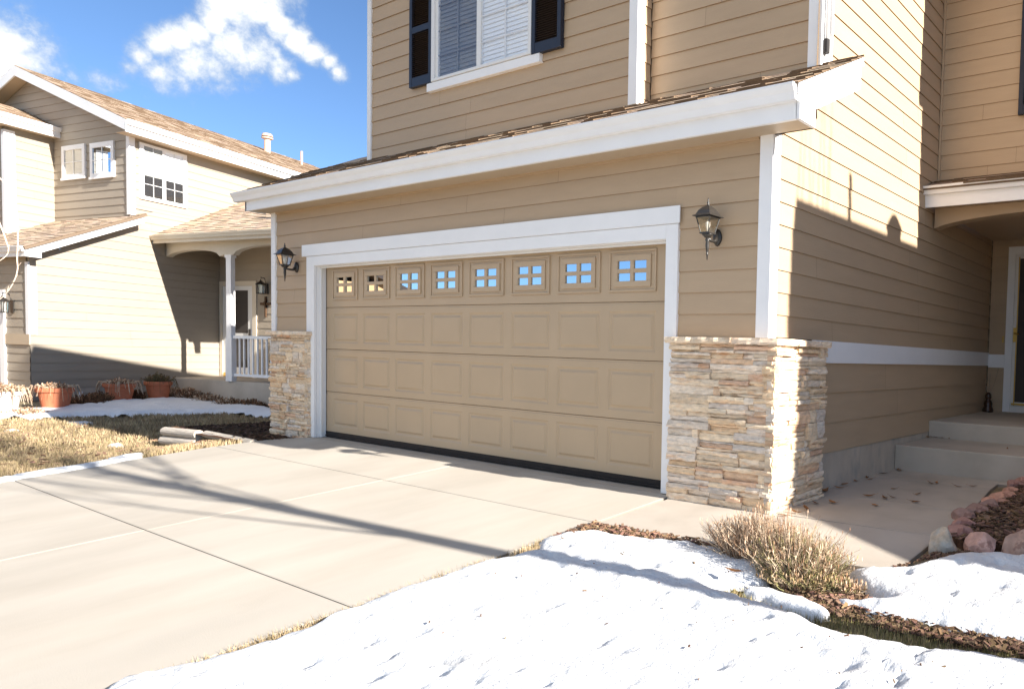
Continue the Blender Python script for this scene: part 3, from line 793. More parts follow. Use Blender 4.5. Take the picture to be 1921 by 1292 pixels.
# front door: casing, storm door
trim('door_casing', (1.235, 1.335, 5.72, 5.748, .455, 2.77), (2.42, 2.52, 5.72, 5.748, .455, 2.77), (1.335, 2.42, 5.72, 5.748, 2.66, 2.77))
b = MB(); b.box(W0, 1.337, 2.418, 5.728, 5.745, .455, 2.658); fd = b.build('front_door', 'vinyl', house)
b = MB(); b.box(W0, 1.40, 2.35, 5.722, 5.7275, .60, 2.60); b.build('window_pane', 'mesh_', fd)
b = MB(); b.box(W0, 1.385, 1.398, 5.712, 5.727, .55, 2.62); b.tube([(1.36, 5.72, 1.56), (1.36, 5.69, 1.56), (1.43, 5.68, 1.55)], .012, 8); b.box(W0, 1.345, 1.385, 5.715, 5.727, 1.44, 1.64); b.box(W0, 1.36, 2.40, 5.70, 5.727, .56, .585)
b.build('handle', 'brass', fd)
b = MB(); b.box(W0, 1.195, 1.212, 5.72, 5.75, 1.43, 1.52); b.build('doorbell', 'brass', house)
# steps
st = thing('concrete_steps', 'grey concrete entry steps at the end of the walkway', 'steps', (1.8, 2.5, .06))
b = MB(); b.box(W0, XR+.006, 3.9, 2.47, 3.5, -.1, .258); b.build('step', 'conc2', st, bevel=.012)
b = MB(); b.box(W0, XR+.006, 3.9, 3.45, 5.748, .2, .450); b.build('landing', 'conc2', st, bevel=.012)

# ================================================================ WALL LANTERNS
def lantern(cx, cy, wall_y, zt, label, scale=1.0):
    """cx,cy centre of lantern body, zt = eave height of its little roof; plate on the wall"""
    T = thing('wall_lantern', label, 'wall lamp', (cx, wall_y, zt-.11))
    s = scale; zb = zt-.125*s
    b = MB(); # plate (oval) and arm
    ring = []
    for dyy, rr in ((0, .055), (.012, .055), (.020, .046), (.026, .030), (.032, .012)):
        ring.append((dyy, rr))
    k = 20; base = len(b.v)
    for dyy, rr in ring:
        for i in range(k):
            th = 2*math.pi*i/k; sc_ = 1+.05*math.cos(4*th)
            b.v.append((cx+rr*.72*math.cos(th)*s*sc_, wall_y-dyy*s, zb-.01+rr*1.15*math.sin(th)*s*sc_))
    for j in range(len(ring)-1):
        for i in range(k):
            i2 = (i+1) % k; b.f.append((base+j*k+i, base+j*k+i2, base+(j+1)*k+i2, base+(j+1)*k+i)); b.t.append((1, 1, 1))
    b.f.append(tuple(base+(len(ring)-1)*k+i for i in range(k))); b.t.append((1, 1, 1))
    b.build('backplate', 'iron', T, smooth=True)
    b = MB(); b.tube([(cx, wall_y-.02, zb-.02), (cx, (wall_y*2+cy)/3, zb-.045), (cx, (wall_y+2*cy)/3, zb-.045), (cx, cy, zb-.035)], [.020*s, .014*s, .012*s, .014*s], 10)
    b.build('arm', 'iron', T, smooth=True)
    # lower cup and tail spike
    b = MB(); F = Frame((cx, cy, 0))
    b.lathe([(.004, zb-.195*s), (.006, zb-.16*s), (.011, zb-.155*s), (.006, zb-.148*s), (.010, zb-.13*s), (.015, zb-.09*s), (.013, zb-.06*s), (.018, zb-.045*s), (.012, zb-.035*s), (.022, zb-.028*s), (.040*s, zb-.012*s), (.044*s, zb)], F, 12)
    b.build('tail', 'iron', T, smooth=True)
    a0, a1 = .036*s, .062*s      # half widths bottom / top
    b = MB(); cr = [(-1, -1), (1, -1), (1, 1), (-1, 1)]
    def lp(h, z): return [(cx+sx*h, cy+sy*h, z) for sx, sy in cr]
    b.prism(lp(a0+.008, zb-.002), lp(a0+.008, zb+.008)); b.prism(lp(a1+.004, zt-.010), lp(a1+.004, zt-.001))
    for sx, sy in cr: b.tube([(cx+sx*a0, cy+sy*a0, zb), (cx+sx*a1, cy+sy*a1, zt-.004)], .0052, 6)
    b.build('lantern_frame', 'iron', T)
    for i in range(4):
        p, q = cr[i], cr[(i+1) % 4]
        b = MB(); b.quad((cx+p[0]*a0, cy+p[1]*a0, zb+.006), (cx+q[0]*a0, cy+q[1]*a0, zb+.006), (cx+q[0]*a1, cy+q[1]*a1, zt-.010), (cx+p[0]*a1, cy+p[1]*a1, zt-.010)); b.build('glass_pane', 'lampglass', T)
    b = MB(); prof = [(.086, 0), (.084, .005), (.066, .016), (.052, .046), (.032, .070), (.014, .084), (.010, .088)]
    for (h1, z1_), (h2, z2_) in zip(prof[:-1], prof[1:]):
        L1, L2 = lp(h1*s, zt+z1_*s), lp(h2*s, zt+z2_*s)
        for i in range(4): j = (i+1) % 4; b.quad(L1[i], L1[j], L2[j], L2[i])
    b.quad(*reversed(lp(.086*s, zt)))
    b.build('lantern_roof', 'iron', T)
    b = MB(); b.lathe([(.011, zt+.084*s), (.013, zt+.09*s), (.005, zt+.096*s), (.011, zt+.106*s), (.005, zt+.116*s), (.005, zt+.13*s), (.002, zt+.142*s)], F, 10); b.build('finial', 'iron', T, smooth=True)
    b = MB(); b.lathe([(.010, zb+.008), (.012, zb+.04), (.018, zb+.06), (.017, zb+.085), (.006, zb+.105)], F, 12); b.build('bulb', 'bulb', T, smooth=True)
    return T
lantern(.508, -.14, -.012, 2.172, 'black and bronze coach lantern to the right of the garage door')
lantern(-5.925, -.145, -.012, 2.190, 'black coach lantern to the left of the garage door')

# dark ornament on the landing
orn = thing('ornament', 'small dark brown glazed ornament with wire stems in the porch corner', 'ornament', (1.08, 5.55, .45))
b = MB(); b.lathe([(.075, .452), (.08, .47), (.07, .50), (.055, .53), (.06, .57), (.05, .60), (.03, .625), (.045, .65), (.04, .70), (.015, .725)], Frame((1.08, 5.55, 0)), 18); b.build('body', 'brownm', orn, smooth=True)
b = MB()
for a in (-.06, .0, .07): b.tube([(1.08+a*.2, 5.55, .70), (1.08+a, 5.58, .86), (1.08+a*1.6, 5.6, 1.0+a)], .004, 5)
b.build('wire_stem', 'twig', orn)

# ================================================================ THE NEIGHBOURING HOUSE
nh = thing('house', 'cream lap-sided neighbouring house with brown gabled roof and small porch behind the lawn', 'house', tuple(NB.p(2, 2, 0)))
NF = Vector((-math.sin(R(-99.5)+math.pi/2), -math.cos(R(-99.5)+math.pi/2), 0))
if NF.dot(CAM-NA) < 0: NF = -NF
def nsid(b, kind, s, t, z0, z1, L, Rr_, **kw):
    """kind 'P': plane t=const running along s; kind 'F': plane s=const running along t (from high t to low t)"""
    if kind == 'P': siding(b, NB.p(0, t, 0), D1, NP, z0, z1, L, Rr_, pitch=.1686, ref=.94, **kw)
    else: siding(b, NB.p(s, 0, 0), -D2, NF, z0, z1, lambda z: -Rr_(z), lambda z: -L(z), pitch=.1686, ref=.94, **kw)
S0 = 1.84; SB = 3.87; grs = .475
gz = lambda s: 2.76+grs*(s+.18)
# side wall (garage flank + house flank)
b = MB()
nsid(b, 'P', 0, 0, -.12, 2.7886, cst(.0), cst(SB-.01), jseed=51)
nsid(b, 'P', 0, 0, 2.7886, 3.9, lambda z: max(.0, (z-2.80)/grs), cst(9), jseed=52)
nsid(b, 'P', 0, 0, 3.9, 5.45, cst(S0+.08), cst(9), jseed=53)
b.box(NB, .01, 9, .012, .03, -.3, 2.79); b.box(NB, 1.2, 9, .012, .03, 2.79, 3.3); b.box(NB, S0, 9, .012, .03, 3.3, 5.5)
b.build('wall', 'sidingn', nh)
# garage front
b = MB()
nsid(b, 'F', 0, 0, 1.14, 2.6, cst(.08), cst(.83), jseed=54); nsid(b, 'F', 0, 0, -.12, .94, cst(.0), cst(.83), jseed=55)
nsid(b, 'F', 0, 0, 1.95, 2.6, cst(.83), cst(6.5), jseed=56)
b.box(NB, .012, .03, .01, .83, -.3, 2.75); b.box(NB, .012, .03, .83, 6.5, 1.9, 2.75)
b.build('wall', 'sidingn', nh)
# upper front gable
pk = 3.8; msl = .374; mz = lambda t: 5.62+msl*(t+.42)
b = MB()
nsid(b, 'F', S0, 0, 3.6, 7.0, lambda z: max(.09, (z-5.42)/msl-.42+.05), lambda z: min(2.87 if z < 5.9 else 99, 2*pk-((z-5.42)/msl-.42)-.05), jseed=57)
b.prism([NB.p(S0+.012, .05, 3.3), NB.p(S0+.012, 8, 3.3), NB.p(S0+.012, 8, 5.5), NB.p(S0+.012, pk, 7.05), NB.p(S0+.012, .05, 5.6)], [NB.p(S0+.03, .05, 3.3), NB.p(S0+.03, 8, 3.3), NB.p(S0+.03, 8, 5.5), NB.p(S0+.03, pk, 7.05), NB.p(S0+.03, .05, 5.6)])
b.build('wall', 'sidingn', nh)
# bump-out at the left
b = MB()
nsid(b, 'P', 0, 2.88, 3.2, 5.6, cst(1.0), cst(S0), jseed=58); nsid(b, 'F', .93, 0, 3.2, 5.6, cst(2.96), cst(5.5), jseed=59)
b.box(NB, .945, S0, 2.895, 2.91, 3.2, 5.6); b.box(NB, .945, .96, 2.91, 5.5, 3.2, 5.6)
b.build('wall', 'sidingn', nh)
def ntrim(name, *bx, m='white', parent=nh):
    b = MB()
    for q in bx: b.box(NB, *q)
    return b.build(name, m, parent)
ntrim('corner_trim', (.0, .11, -.028, -.001, 1.14, 2.42), (-.028, -.001, -.028, .08, 1.14, 2.50), m='white')
ntrim('corner_trim', (S0, S0+.09, -.028, -.001, 3.75, 5.40), (S0-.028, S0-.001, -.028, .085, 3.75, 5.40))
ntrim('corner_trim', (.93, 1.10, 2.852, 2.879, 3.3, 5.5), (.902, .929, 2.852, 2.97, 3.3, 5.5))
ntrim('belly_band', (-.03, -.001, -.03, .90, .94, 1.14), m='tan')
ntrim('door_casing', (-.04, -.001, .83, 1.0, -.12, 1.83), (-.04, -.001, .83, 5.4, 1.83, 1.98))
b = MB(); b.box(NB, .06, .09, 1.0, 5.3, -.15, 1.9); b.build('garage_door', 'red', nh)
b = MB(); b.box(NB, .84, 2.62, -.008, .0, -.30, .085); b.build('foundation', 'found', nh)
ntrim('corner_trim', (.80, .86, -.03, -.013, -.14, .02))
# roofs of the neighbour
def nroof(b, s0, s1, t0, t1, zf, rows_along='t', seed=1, expo=.14):
    """zf(s,t) plane; courses parallel to d1 (slope runs along t) or to d2 (slope runs along s)"""
    P = lambda s, t: NB.p(s, t, 0)+Vector((0, 0, zf(s, t)))
    n = (P(s1, t0)-P(s0, t0)).cross(P(s0, t1)-P(s0, t0)).normalized()
    if n.z < 0: n = -n
    b.prism([P(s0, t0)-n*.05, P(s1, t0)-n*.05, P(s1, t1)-n*.05, P(s0, t1)-n*.05], [P(s0, t0)-n*.006, P(s1, t0)-n*.006, P(s1, t1)-n*.006, P(s0, t1)-n*.006], tint=(.4, .38, .36))
    if rows_along == 's':   # eave line along s, slope along t
        U = P(1, t0)-P(0, t0); Vv = P(s0, t1)-P(s0, t0); L = Vv.length; O = P(0, t0)
        shingles(b, O, U, Vv.normalized(), n, L, cst(s0), cst(s1), seed=seed, expo=expo)
    else:
        U = P(s0, 1)-P(s0, 0); Vv = P(s1, t0)-P(s0, t0); L = Vv.length; O = P(s0, 0)
        shingles(b, O, U, Vv.normalized(), n, L, cst(t0), cst(t1), seed=seed, expo=expo)
b = MB()
nroof(b, 1.54, 10, -.44, pk, lambda s, t: mz(t), 's', 61)
b2f = lambda s, t: mz(2*pk-t)
nroof(b, 1.54, 10, 2*pk+.42, pk, b2f, 's', 62, .3)
b.build('roof', 'shingle', nh)
b = MB(); nroof(b, -.22, S0-.005, -.33, 6.5, lambda s, t: gz(s), 't', 63)
# strip of the garage roof that runs past the upper corner
nroof(b, S0-.005, 1.98, -.33, -.03, lambda s, t: gz(s), 't', 64)
b.build('roof', 'shingle', nh)
b = MB(); nroof(b, .70, S0-.005, 2.56, 4.2, lambda s, t: 5.77+.36*(t-2.6), 's', 65); b.build('roof', 'shingle', nh)
peave = 2.27; psl = .54
b = MB(); nroof(b, peave, 4.6, -4.6, -.002, lambda s, t: 3.38+psl*(s-peave), 't', 66); b.build('porch_roof', 'shingle', nh)
# neighbour's eaves and rakes
def rake(s, ta, tb, zf, h, thick=.03, name='rake_board', m='white'):
    b = MB()
    for (t0, t1) in ((ta, tb),):
        q = [NB.p(s, t0, zf(t0)-h), NB.p(s, t1, zf(t1)-h), NB.p(s, t1, zf(t1)-.01), NB.p(s, t0, zf(t0)-.01)]
        b.prism(q, [p+D1*thick for p in q])
    return b.build(name, m, nh)
rake(1.53, -.42, pk, mz, .23); rake(1.53, pk, 2*pk+.42, lambda t: mz(2*pk-t), .23)
b = MB(); b.box(NB, 1.53, 10, -.41, -.385, 5.37, 5.60); b.build('fascia', 'white', nh)
b = MB(); gutter(b, NB.p(1.54, -.41, 5.62), NB.p(10, -.41, 5.62), NP, .10, .09); b.build('gutter', 'white', nh)
b = MB(); b.box(NB, 1.56, 10, -.385, -.0, 5.385, 5.395); b.prism([NB.p(1.56, -.38, 5.40), NB.p(S0, -.38, 5.40), NB.p(S0, pk, mz(pk)-.2), NB.p(1.56, pk, mz(pk)-.2)], [NB.p(1.56, -.38, 5.41), NB.p(S0, -.38, 5.41), NB.p(S0, pk, mz(pk)-.19), NB.p(1.56, pk, mz(pk)-.19)])
b.prism([NB.p(1.56, 8, 5.40), NB.p(S0, 8, 5.40), NB.p(S0, pk, mz(pk)-.2), NB.p(1.56, pk, mz(pk)-.2)], [NB.p(1.56, 8, 5.41), NB.p(S0, 8, 5.41), NB.p(S0, pk, mz(pk)-.19), NB.p(1.56, pk, mz(pk)-.19)])
b.build('soffit', 'tan', nh)
# garage eave + rake
b = MB(); b.box(NB, -.19, -.165, -.28, 6.5, 2.575, 2.745); b.build('fascia', 'white', nh)
b = MB(); gutter(b, NB.p(-.19, -.29, 2.76), NB.p(-.19, 6.5, 2.76), -D1, .10, .08); b.build('gutter', 'white', nh)
b = MB(); q = [(-.19, 2.575), (.07, 2.575), (.07, 2.68), (1.95, gz(1.95)-.19), (1.95, gz(1.95)-.008), (-.19, gz(-.19)-.008)]
b.prism([NB.p(s, -.30, z) for s, z in q], [NB.p(s, -.275, z) for s, z in q]); b.build('rake_board', 'white', nh)
b = MB(); q = [(-.16, 2.60), (1.9, gz(1.9)-.17)]
b.prism([NB.p(-.16, -.275, 2.60), NB.p(1.9, -.275, gz(1.9)-.17), NB.p(1.9, -.0, gz(1.9)-.17), NB.p(-.16, -.0, 2.60)], [NB.p(-.16, -.275, 2.61), NB.p(1.9, -.275, gz(1.9)-.16), NB.p(1.9, -.0, gz(1.9)-.16), NB.p(-.16, -.0, 2.61)])
b.box(NB, -.165, .0, -.0, 6.5, 2.60, 2.61)
b.build('soffit', 'tan', nh)
# bump-out eave
b = MB(); b.box(NB, .70, S0, 2.60, 2.625, 5.56, 5.76); b.build('fascia', 'white', nh)
b = MB(); gutter(b, NB.p(.70, 2.60, 5.78), NB.p(S0, 2.60, 5.78), NP, .09, .07); b.build('gutter', 'white', nh)
b = MB(); b.box(NB, .72, S0, 2.625, 2.88, 5.57, 5.58); b.box(NB, .70, .72, 2.62, 4.2, 5.57, 5.75); b.box(NB, .72, .93, 2.62, 5.5, 5.571, 5.581); b.build('soffit', 'tan', nh)
# porch
b = MB(); b.box(NB, peave+.02, peave+.045, -4.6, .04, 3.21, 3.34); b.build('fascia', 'cream', nh)
b = MB(); gutter(b, NB.p(peave+.02, .05, 3.37), NB.p(peave+.02, -4.6, 3.37), -D1, .09, .08); b.build('gutter', 'cream', nh)
b = MB()
def narch(t):
    for (a, c, lo, hi) in ((.0, -1.88, 2.93, 3.09), (-2.32, -4.4, 2.95, 3.13)):
        if a >= t >= c: u = (t-(a+c)/2)/((a-c)/2); return lo+(hi-lo)*math.sqrt(max(0, 1-u*u))
    return 2.96
ts = list(np.linspace(-.02, -1.88, 20))+[-2.0, -2.2]+list(np.linspace(-2.32, -4.4, 20))
for a, c in zip(ts[:-1], ts[1:]):
    b.prism([NB.p(2.58, a, narch(a)), NB.p(2.58, c, narch(c)), NB.p(2.72, c, narch(c)), NB.p(2.72, a, narch(a))], [NB.p(2.58, a, 3.30), NB.p(2.58, c, 3.30), NB.p(2.72, c, 3.30), NB.p(2.72, a, 3.30)])
b.build('porch_beam', 'cream', nh)
ntrim('porch_post', (2.60, 2.70, -2.22, -2.06, .26, 2.96), (2.59, 2.71, -2.25, -2.03, 2.90, 2.97), (2.59, 2.71, -2.24, -2.04, .26, 1.2))
b = MB(); b.box(NB, 2.62, 2.70, -3.9, -2.25, 1.18, 1.245); b.box(NB, 2.63, 2.69, -3.9, -2.25, .37, .43)
t = -2.40
while t > -3.9: b.box(NB, 2.645, 2.675, t-.035, t, .43, 1.18); t -= .145
b.build('porch_railing', 'white', nh)
b = MB(); b.box(NB, 2.64, SB, -4.6, -.013, -.2, .262); b.build('porch_slab', 'conc2', nh, bevel=.01)
b = MB(); nsid(b, 'F', SB, 0, .26, 3.6, cst(-4.6), cst(-1.38), jseed=66); nsid(b, 'F', SB, 0, 2.56, 3.6, cst(-1.38), cst(-.02), jseed=67)
b.box(NB, SB+.012, SB+.03, -4.6, -.0, .2, 3.9)
b.build('wall', 'sidingn', nh)
ntrim('porch_ceiling', (2.4, SB, -4.6, -.01, 3.31, 3.33), m='tan')
ntrim('door_casing', (SB-.03, SB-.001, -1.38, -1.24, .262, 2.55), (SB-.03, SB-.001, -.14, -.03, .262, 2.55), (SB-.03, SB-.001, -1.24, -.14, 2.44, 2.55), m='cream')
b = MB(); b.box(NB, SB-.015, SB-.002, -1.235, -.145, .27, 2.435); nd = b.build('front_door', 'vinyl', nh)
b = MB(); b.box(NB, SB-.018, SB-.0155, -1.07, -.50, 1.32, 2.33); b.box(NB, SB-.018, SB-.0155, -1.07, -.50, .5, 1.22); b.build('window_pane', 'mesh_', nd)
b = MB(); b.box(NB, SB-.05, SB-.016, -1.17, -1.13, 1.2, 1.42); b.build('handle', 'iron', nd)
b = MB(); b.box(NB, SB-.017, SB-.0155, -1.23, -.15, .27, .36); b.build('kick_plate', 'brass', nd)
# windows
def nwinF(t0, t1, z0, z1, curtain):
    b = MB(); s = S0
    w = .10
    b.box(NB, s-.045, s-.001, t0, t0+w, z0, z1); b.box(NB, s-.045, s-.001, t1-w, t1, z0, z1); b.box(NB, s-.045, s-.001, t0+w, t1-w, z0, z0+w); b.box(NB, s-.045, s-.001, t0+w, t1-w, z1-w, z1)
    b.box(NB, s-.060, s-.045, t0-.02, t1+.02, z0-.02, z0+.03)
    o = b.build('window', 'white', nh)
    b = MB(); b.box(NB, s-.020, s-.014, t0+w, t1-w, z0+w, z1-w); b.build('curtain', 'curtain' if curtain else 'screenb', o)
    b = MB(); b.box(NB, s-.030, s-.0275, t0+w, t1-w, z0+w, z1-w); b.build('window_pane', 'glass' if curtain else 'mirror', o)
    b = MB(); tm = (t0+t1)/2; zm = (z0+z1)/2
    b.box(NB, s-.037, s-.0315, tm-.012, tm+.012, z0+w, z1-w); b.box(NB, s-.0368, s-.0317, t0+w, tm-.012, zm-.01, zm+.01); b.box(NB, s-.0368, s-.0317, tm+.012, t1-w, zm-.01, zm+.01); b.build('muntin', 'vinyl', o)
nwinF(1.60, 2.50, 4.62, 5.36, True); nwinF(.52, 1.40, 4.58, 5.34, False)
s0w, s1w, z0w, z1w = 2.02, 3.06, 4.13, 5.33
b = MB(); w = .09
b.box(NB, s0w, s0w+w, -.045, -.001, z0w, z1w); b.box(NB, s1w-w, s1w, -.045, -.001, z0w, z1w); b.box(NB, s0w+w, s1w-w, -.045, -.001, z0w, z0w+w*.8); b.box(NB, s0w+w, s1w-w, -.045, -.001, z1w-w*.6, z1w); sm_ = (s0w+s1w)/2
b.box(NB, sm_-.035, sm_+.035, -.042, -.001, z0w+w*.8, z1w-w*.6)
pw_ = b.build('window', 'white', nh)
for (a, c, bl) in ((s0w+w, sm_-.035, 'shade'), (sm_+.035, s1w-w, 'blind')):
    zm = z0w+.52
    b = MB(); b.box(NB, a, c, -.022, -.014, zm, z1w-.05); b.build('blind', bl, pw_)
    b = MB(); b.box(NB, a, c, -.018, -.014, z0w+.07, zm); b.build('window_pane', 'dark', pw_)  # dark sheet behind the glass, standing in for the unlit room
    b = MB(); b.box(NB, a, c, -.029, -.0275, z0w+.07, z1w-.05); b.build('window_pane', 'glass', pw_)
    b = MB(); mid = (a+c)/2; b.box(NB, mid-.007, mid+.007, -.036, -.031, z0w+.07, z1w-.05)
    for i in range(1, 4):
        zz = z0w+.07+(z1w-.12-z0w)*i/4; b.box(NB, a, mid-.007, -.0358, -.0312, zz-.006, zz+.006); b.box(NB, mid+.007, c, -.0358, -.0312, zz-.006, zz+.006)
    b.build('muntin', 'vinyl', pw_)
# roof vents, downspout elbow
b = MB(); p = NB.p(7.58, 3.05, 0); zz = mz(3.05)
b.tube([(p.x, p.y, zz-.1), (p.x, p.y, zz+.42)], .085, 14); b.tube([(p.x, p.y, zz+.40), (p.x, p.y, zz+.44)], [.15, .15], 14); b.tube([(p.x, p.y, zz+.47), (p.x, p.y, zz+.55)], [.15, .12], 14); b.tube([(p.x, p.y, zz+.43), (p.x, p.y, zz+.48)], .06, 10); b.build('flue_pipe', 'rust', nh)
b = MB(); p = NB.p(8.49, 2.6, 0); zz = mz(2.6); b.tube([(p.x, p.y, zz-.1), (p.x, p.y, zz+.42)], .035, 10); b.build('vent_pipe', 'rust', nh)
b = MB(); e = NB.p(2.9, -3.6, 0)
b.tube([(e.x, e.y, 4.35), (e.x, e.y, 4.05), (e.x+.10, e.y+.05, 3.90), (e.x+.45, e.y+.10, 3.72), (e.x+.9, e.y+.2, 3.6)], .05, 10); b.build('downspout', 'white', nh, smooth=True)

# neighbour's porch lamp, cross, chair, garage lamp
def small_lamp(F, s, t, z, label):
    """little box lantern; s,t wall plane coordinates; hangs off a front-facing wall"""
    T = thing('wall_lantern', label, 'wall lamp', tuple(NB.p(s, t, z)))
    b = MB(); b.box(NB, s-.02, s, t-.05, t+.05, z-.12, z+.12); b.build('backplate', 'iron', T)
    b = MB(); b.tube([NB.p(s-.02, t, z+.12), NB.p(s-.06, t, z+.24), NB.p(s-.15, t, z+.25), NB.p(s-.17, t, z+.17)], .012, 8); b.build('arm', 'iron', T)
    b = MB(); c = NB.p(s-.16, t, 0); F2 = Frame((c.x, c.y, 0)); b.lathe([(.11, z+.08), (.10, z+.10), (.03, z+.16), (.012, z+.18)], F2, 6); b.lathe([(.085, z-.13), (.085, z-.11)], F2, 6)
    for k in range(6):
        th = 2*math.pi*k/6; b.tube([(c.x+.082*math.cos(th), c.y+.082*math.sin(th), z-.12), (c.x+.09*math.cos(th), c.y+.09*math.sin(th), z+.09)], .007, 5)
    b.build('lantern_frame', 'iron', T)
    b = MB(); b.lathe([(.070, z-.11), (.078, z+.08)], F2, 6); b.build('glass_pane', 'lampglass', T)
small_lamp(NB, SB-.012, -1.74, 2.36, 'small black hooked lantern beside the neighbour\'s porch door')
small_lamp(NB, -.012, .56, 1.66, 'small box lantern on the neighbour\'s garage front')
cr = MB(); cr.box(NB, SB-.05, SB-.014, -1.745, -1.695, 1.70, 2.18); cr.box(NB, SB-.051, SB-.015, -1.90, -1.54, 1.985, 2.04); cr.box(NB, SB-.07, SB-.051, -1.75, -1.69, 1.97, 2.06)
tag(cr.build('wall_cross', 'wood', None, origin=NB.p(SB-.03, -1.72, 1.7), bevel=.006), 'dark wooden cross hanging on the neighbour\'s porch wall', 'cross')
ch = thing('porch_chair', 'dark metal garden chair behind the neighbour\'s porch railing', 'chair', tuple(NB.p(3.3, -3.1, .262)))
b = MB()
for (s, t) in ((3.1, -2.85), (3.5, -2.85), (3.1, -3.35), (3.5, -3.35)): b.tube([NB.p(s, t, .262), NB.p(s, t, .70)], .012, 6)
b.build('legs', 'iron', ch)
b = MB(); b.box(NB, 3.08, 3.52, -3.38, -2.82, .70, .73); b.build('seat', 'iron', ch)
b = MB()
for t in np.linspace(-3.36, -2.84, 6): b.tube([NB.p(3.51, t, .73), NB.p(3.56, t, 1.15)], .009, 6)
b.tube([NB.p(3.56, -3.38, 1.15), NB.p(3.56, -2.82, 1.15)], .014, 6); b.tube([NB.p(3.53, -3.38, .95), NB.p(3.53, -2.82, .95)], .010, 6); b.build('backrest', 'iron', ch)

# ================================================================ SNOW
SNOW = {
 'snow_main': [[0.209,-3.53],[0.091,-3.406],[0.137,-3.268],[0.201,-3.108],[0.224,-2.938],[0.217,-2.783],[0.156,-2.589],[0.178,-2.511],[0.159,-2.181],[0.178,-1.973],[0.156,-1.77],[0.248,-1.637],[0.267,-1.497],[0.16,-1.348],[0.153,-1.24],[0.178,-1.15],[0.313,-1.014],[0.482,-0.996],[0.663,-0.99],[1.019,-0.885],[1.199,-0.869],[1.367,-0.881],[1.511,-0.962],[1.619,-0.964],[1.743,-1.051],[1.814,-1.176],[1.801,-1.261],[1.721,-1.347],[1.621,-1.403],[1.759,-1.424],[2.007,-1.448],[2.149,-1.476],[2.32,-1.516],[2.497,-1.531],[2.747,-1.504],[2.927,-1.46],[3.231,-1.382],[3.489,-1.283],[5.5,-1.2],[5.5,-7.5],[.22,-7.5]],
 'snow_strip': [[1.764,-1.373],[1.784,-1.313],[1.871,-1.264],[1.991,-1.295],[2.097,-1.283],[2.238,-1.34],[2.313,-1.384],[2.275,-1.434],[2.133,-1.449],[1.965,-1.433]],
 'snow_right': [[2.118,-0.825],[2.238,-0.74],[2.397,-0.652],[2.467,-0.496],[2.556,-0.324],[2.723,-0.19],[2.932,-0.127],[3.274,0.154],[4.6,0.2],[4.6,-1.15],[3.175,-1.246],[2.952,-1.276],[2.704,-1.275],[2.503,-1.313],[2.224,-1.281],[2.214,-1.211],[2.343,-1.223],[2.467,-1.139],[2.392,-1.072],[2.274,-1.007],[2.188,-0.925]],
 'lawn_snow': [[-14.6,-2.2],[-14.139,-0.699],[-14.174,-0.497],[-14.368,0.025],[-14.69,0.474],[-15.123,0.872],[-15.193,1.252],[-15.349,1.643],[-15.191,2.319],[-15.188,2.904],[-13.642,2.883],[-11.987,2.557],[-10.2,2.6],[-9.9,1.9],[-11.492,2.027],[-12.123,1.807],[-12.62,1.572],[-12.809,1.149],[-12.857,0.552],[-13.073,0.112],[-13.125,-0.148],[-12.992,-0.571],[-13.244,-1.067],[-13.3,-2.2]],
 'edge_snow': [[-5.701,-2.662],[-5.818,-2.54],[-5.899,-2.315],[-5.902,-2.056],[-5.934,-1.852],[-6.219,-1.586],[-6.142,-1.403],[-5.896,-1.508],[-5.693,-1.837],[-5.646,-2.156],[-5.585,-2.486],[-5.5,-2.719]],
 'patchA': [[-7.45,-0.95],[-7.5,-0.84],[-7.2,-0.80],[-6.9,-0.86],[-6.95,-.95],[-7.2,-0.98]],
 'patchB': [[-6.75,-0.80],[-6.8,-0.74],[-6.6,-0.73],[-6.5,-0.80]],
 'patchC': [[-11.595,-1.368],[-11.757,-1.226],[-11.439,-1.221],[-11.253,-1.33]],
 'patchF': [[-12.297,-0.547],[-12.235,-0.245],[-11.706,-0.32],[-11.726,-0.564]],
 'patchE': [[-8.7,-1.0],[-8.75,-0.86],[-8.45,-0.9],[-8.4,-1.02]],
}
def inside(poly, x, y):
    c = False; n = len(poly); j = n-1
    for i in range(n):
        xi, yi = poly[i]; xj, yj = poly[j]
        if (yi > y) != (yj > y) and x < (xj-xi)*(y-yi)/(yj-yi)+xi: c = not c
        j = i
    return c
def sdist(poly, X, Y):
    """signed distance (positive inside), numpy arrays"""
    P = np.array(poly); Q = np.roll(P, -1, axis=0); d = np.full(X.shape, 1e9); ins = np.zeros(X.shape, bool)
    for (x1, y1), (x2, y2) in zip(P, Q):
        ex, ey = x2-x1, y2-y1; L = ex*ex+ey*ey+1e-12
        t = np.clip(((X-x1)*ex+(Y-y1)*ey)/L, 0, 1)
        d = np.minimum(d, np.hypot(X-(x1+t*ex), Y-(y1+t*ey)))
        cond = ((y1 > Y) != (y2 > Y)) & (X < (x2-x1)*(Y-y1)/((y2-y1) if y2 != y1 else 1e-9)+x1)
        ins ^= cond
    return np.where(ins, d, -d)
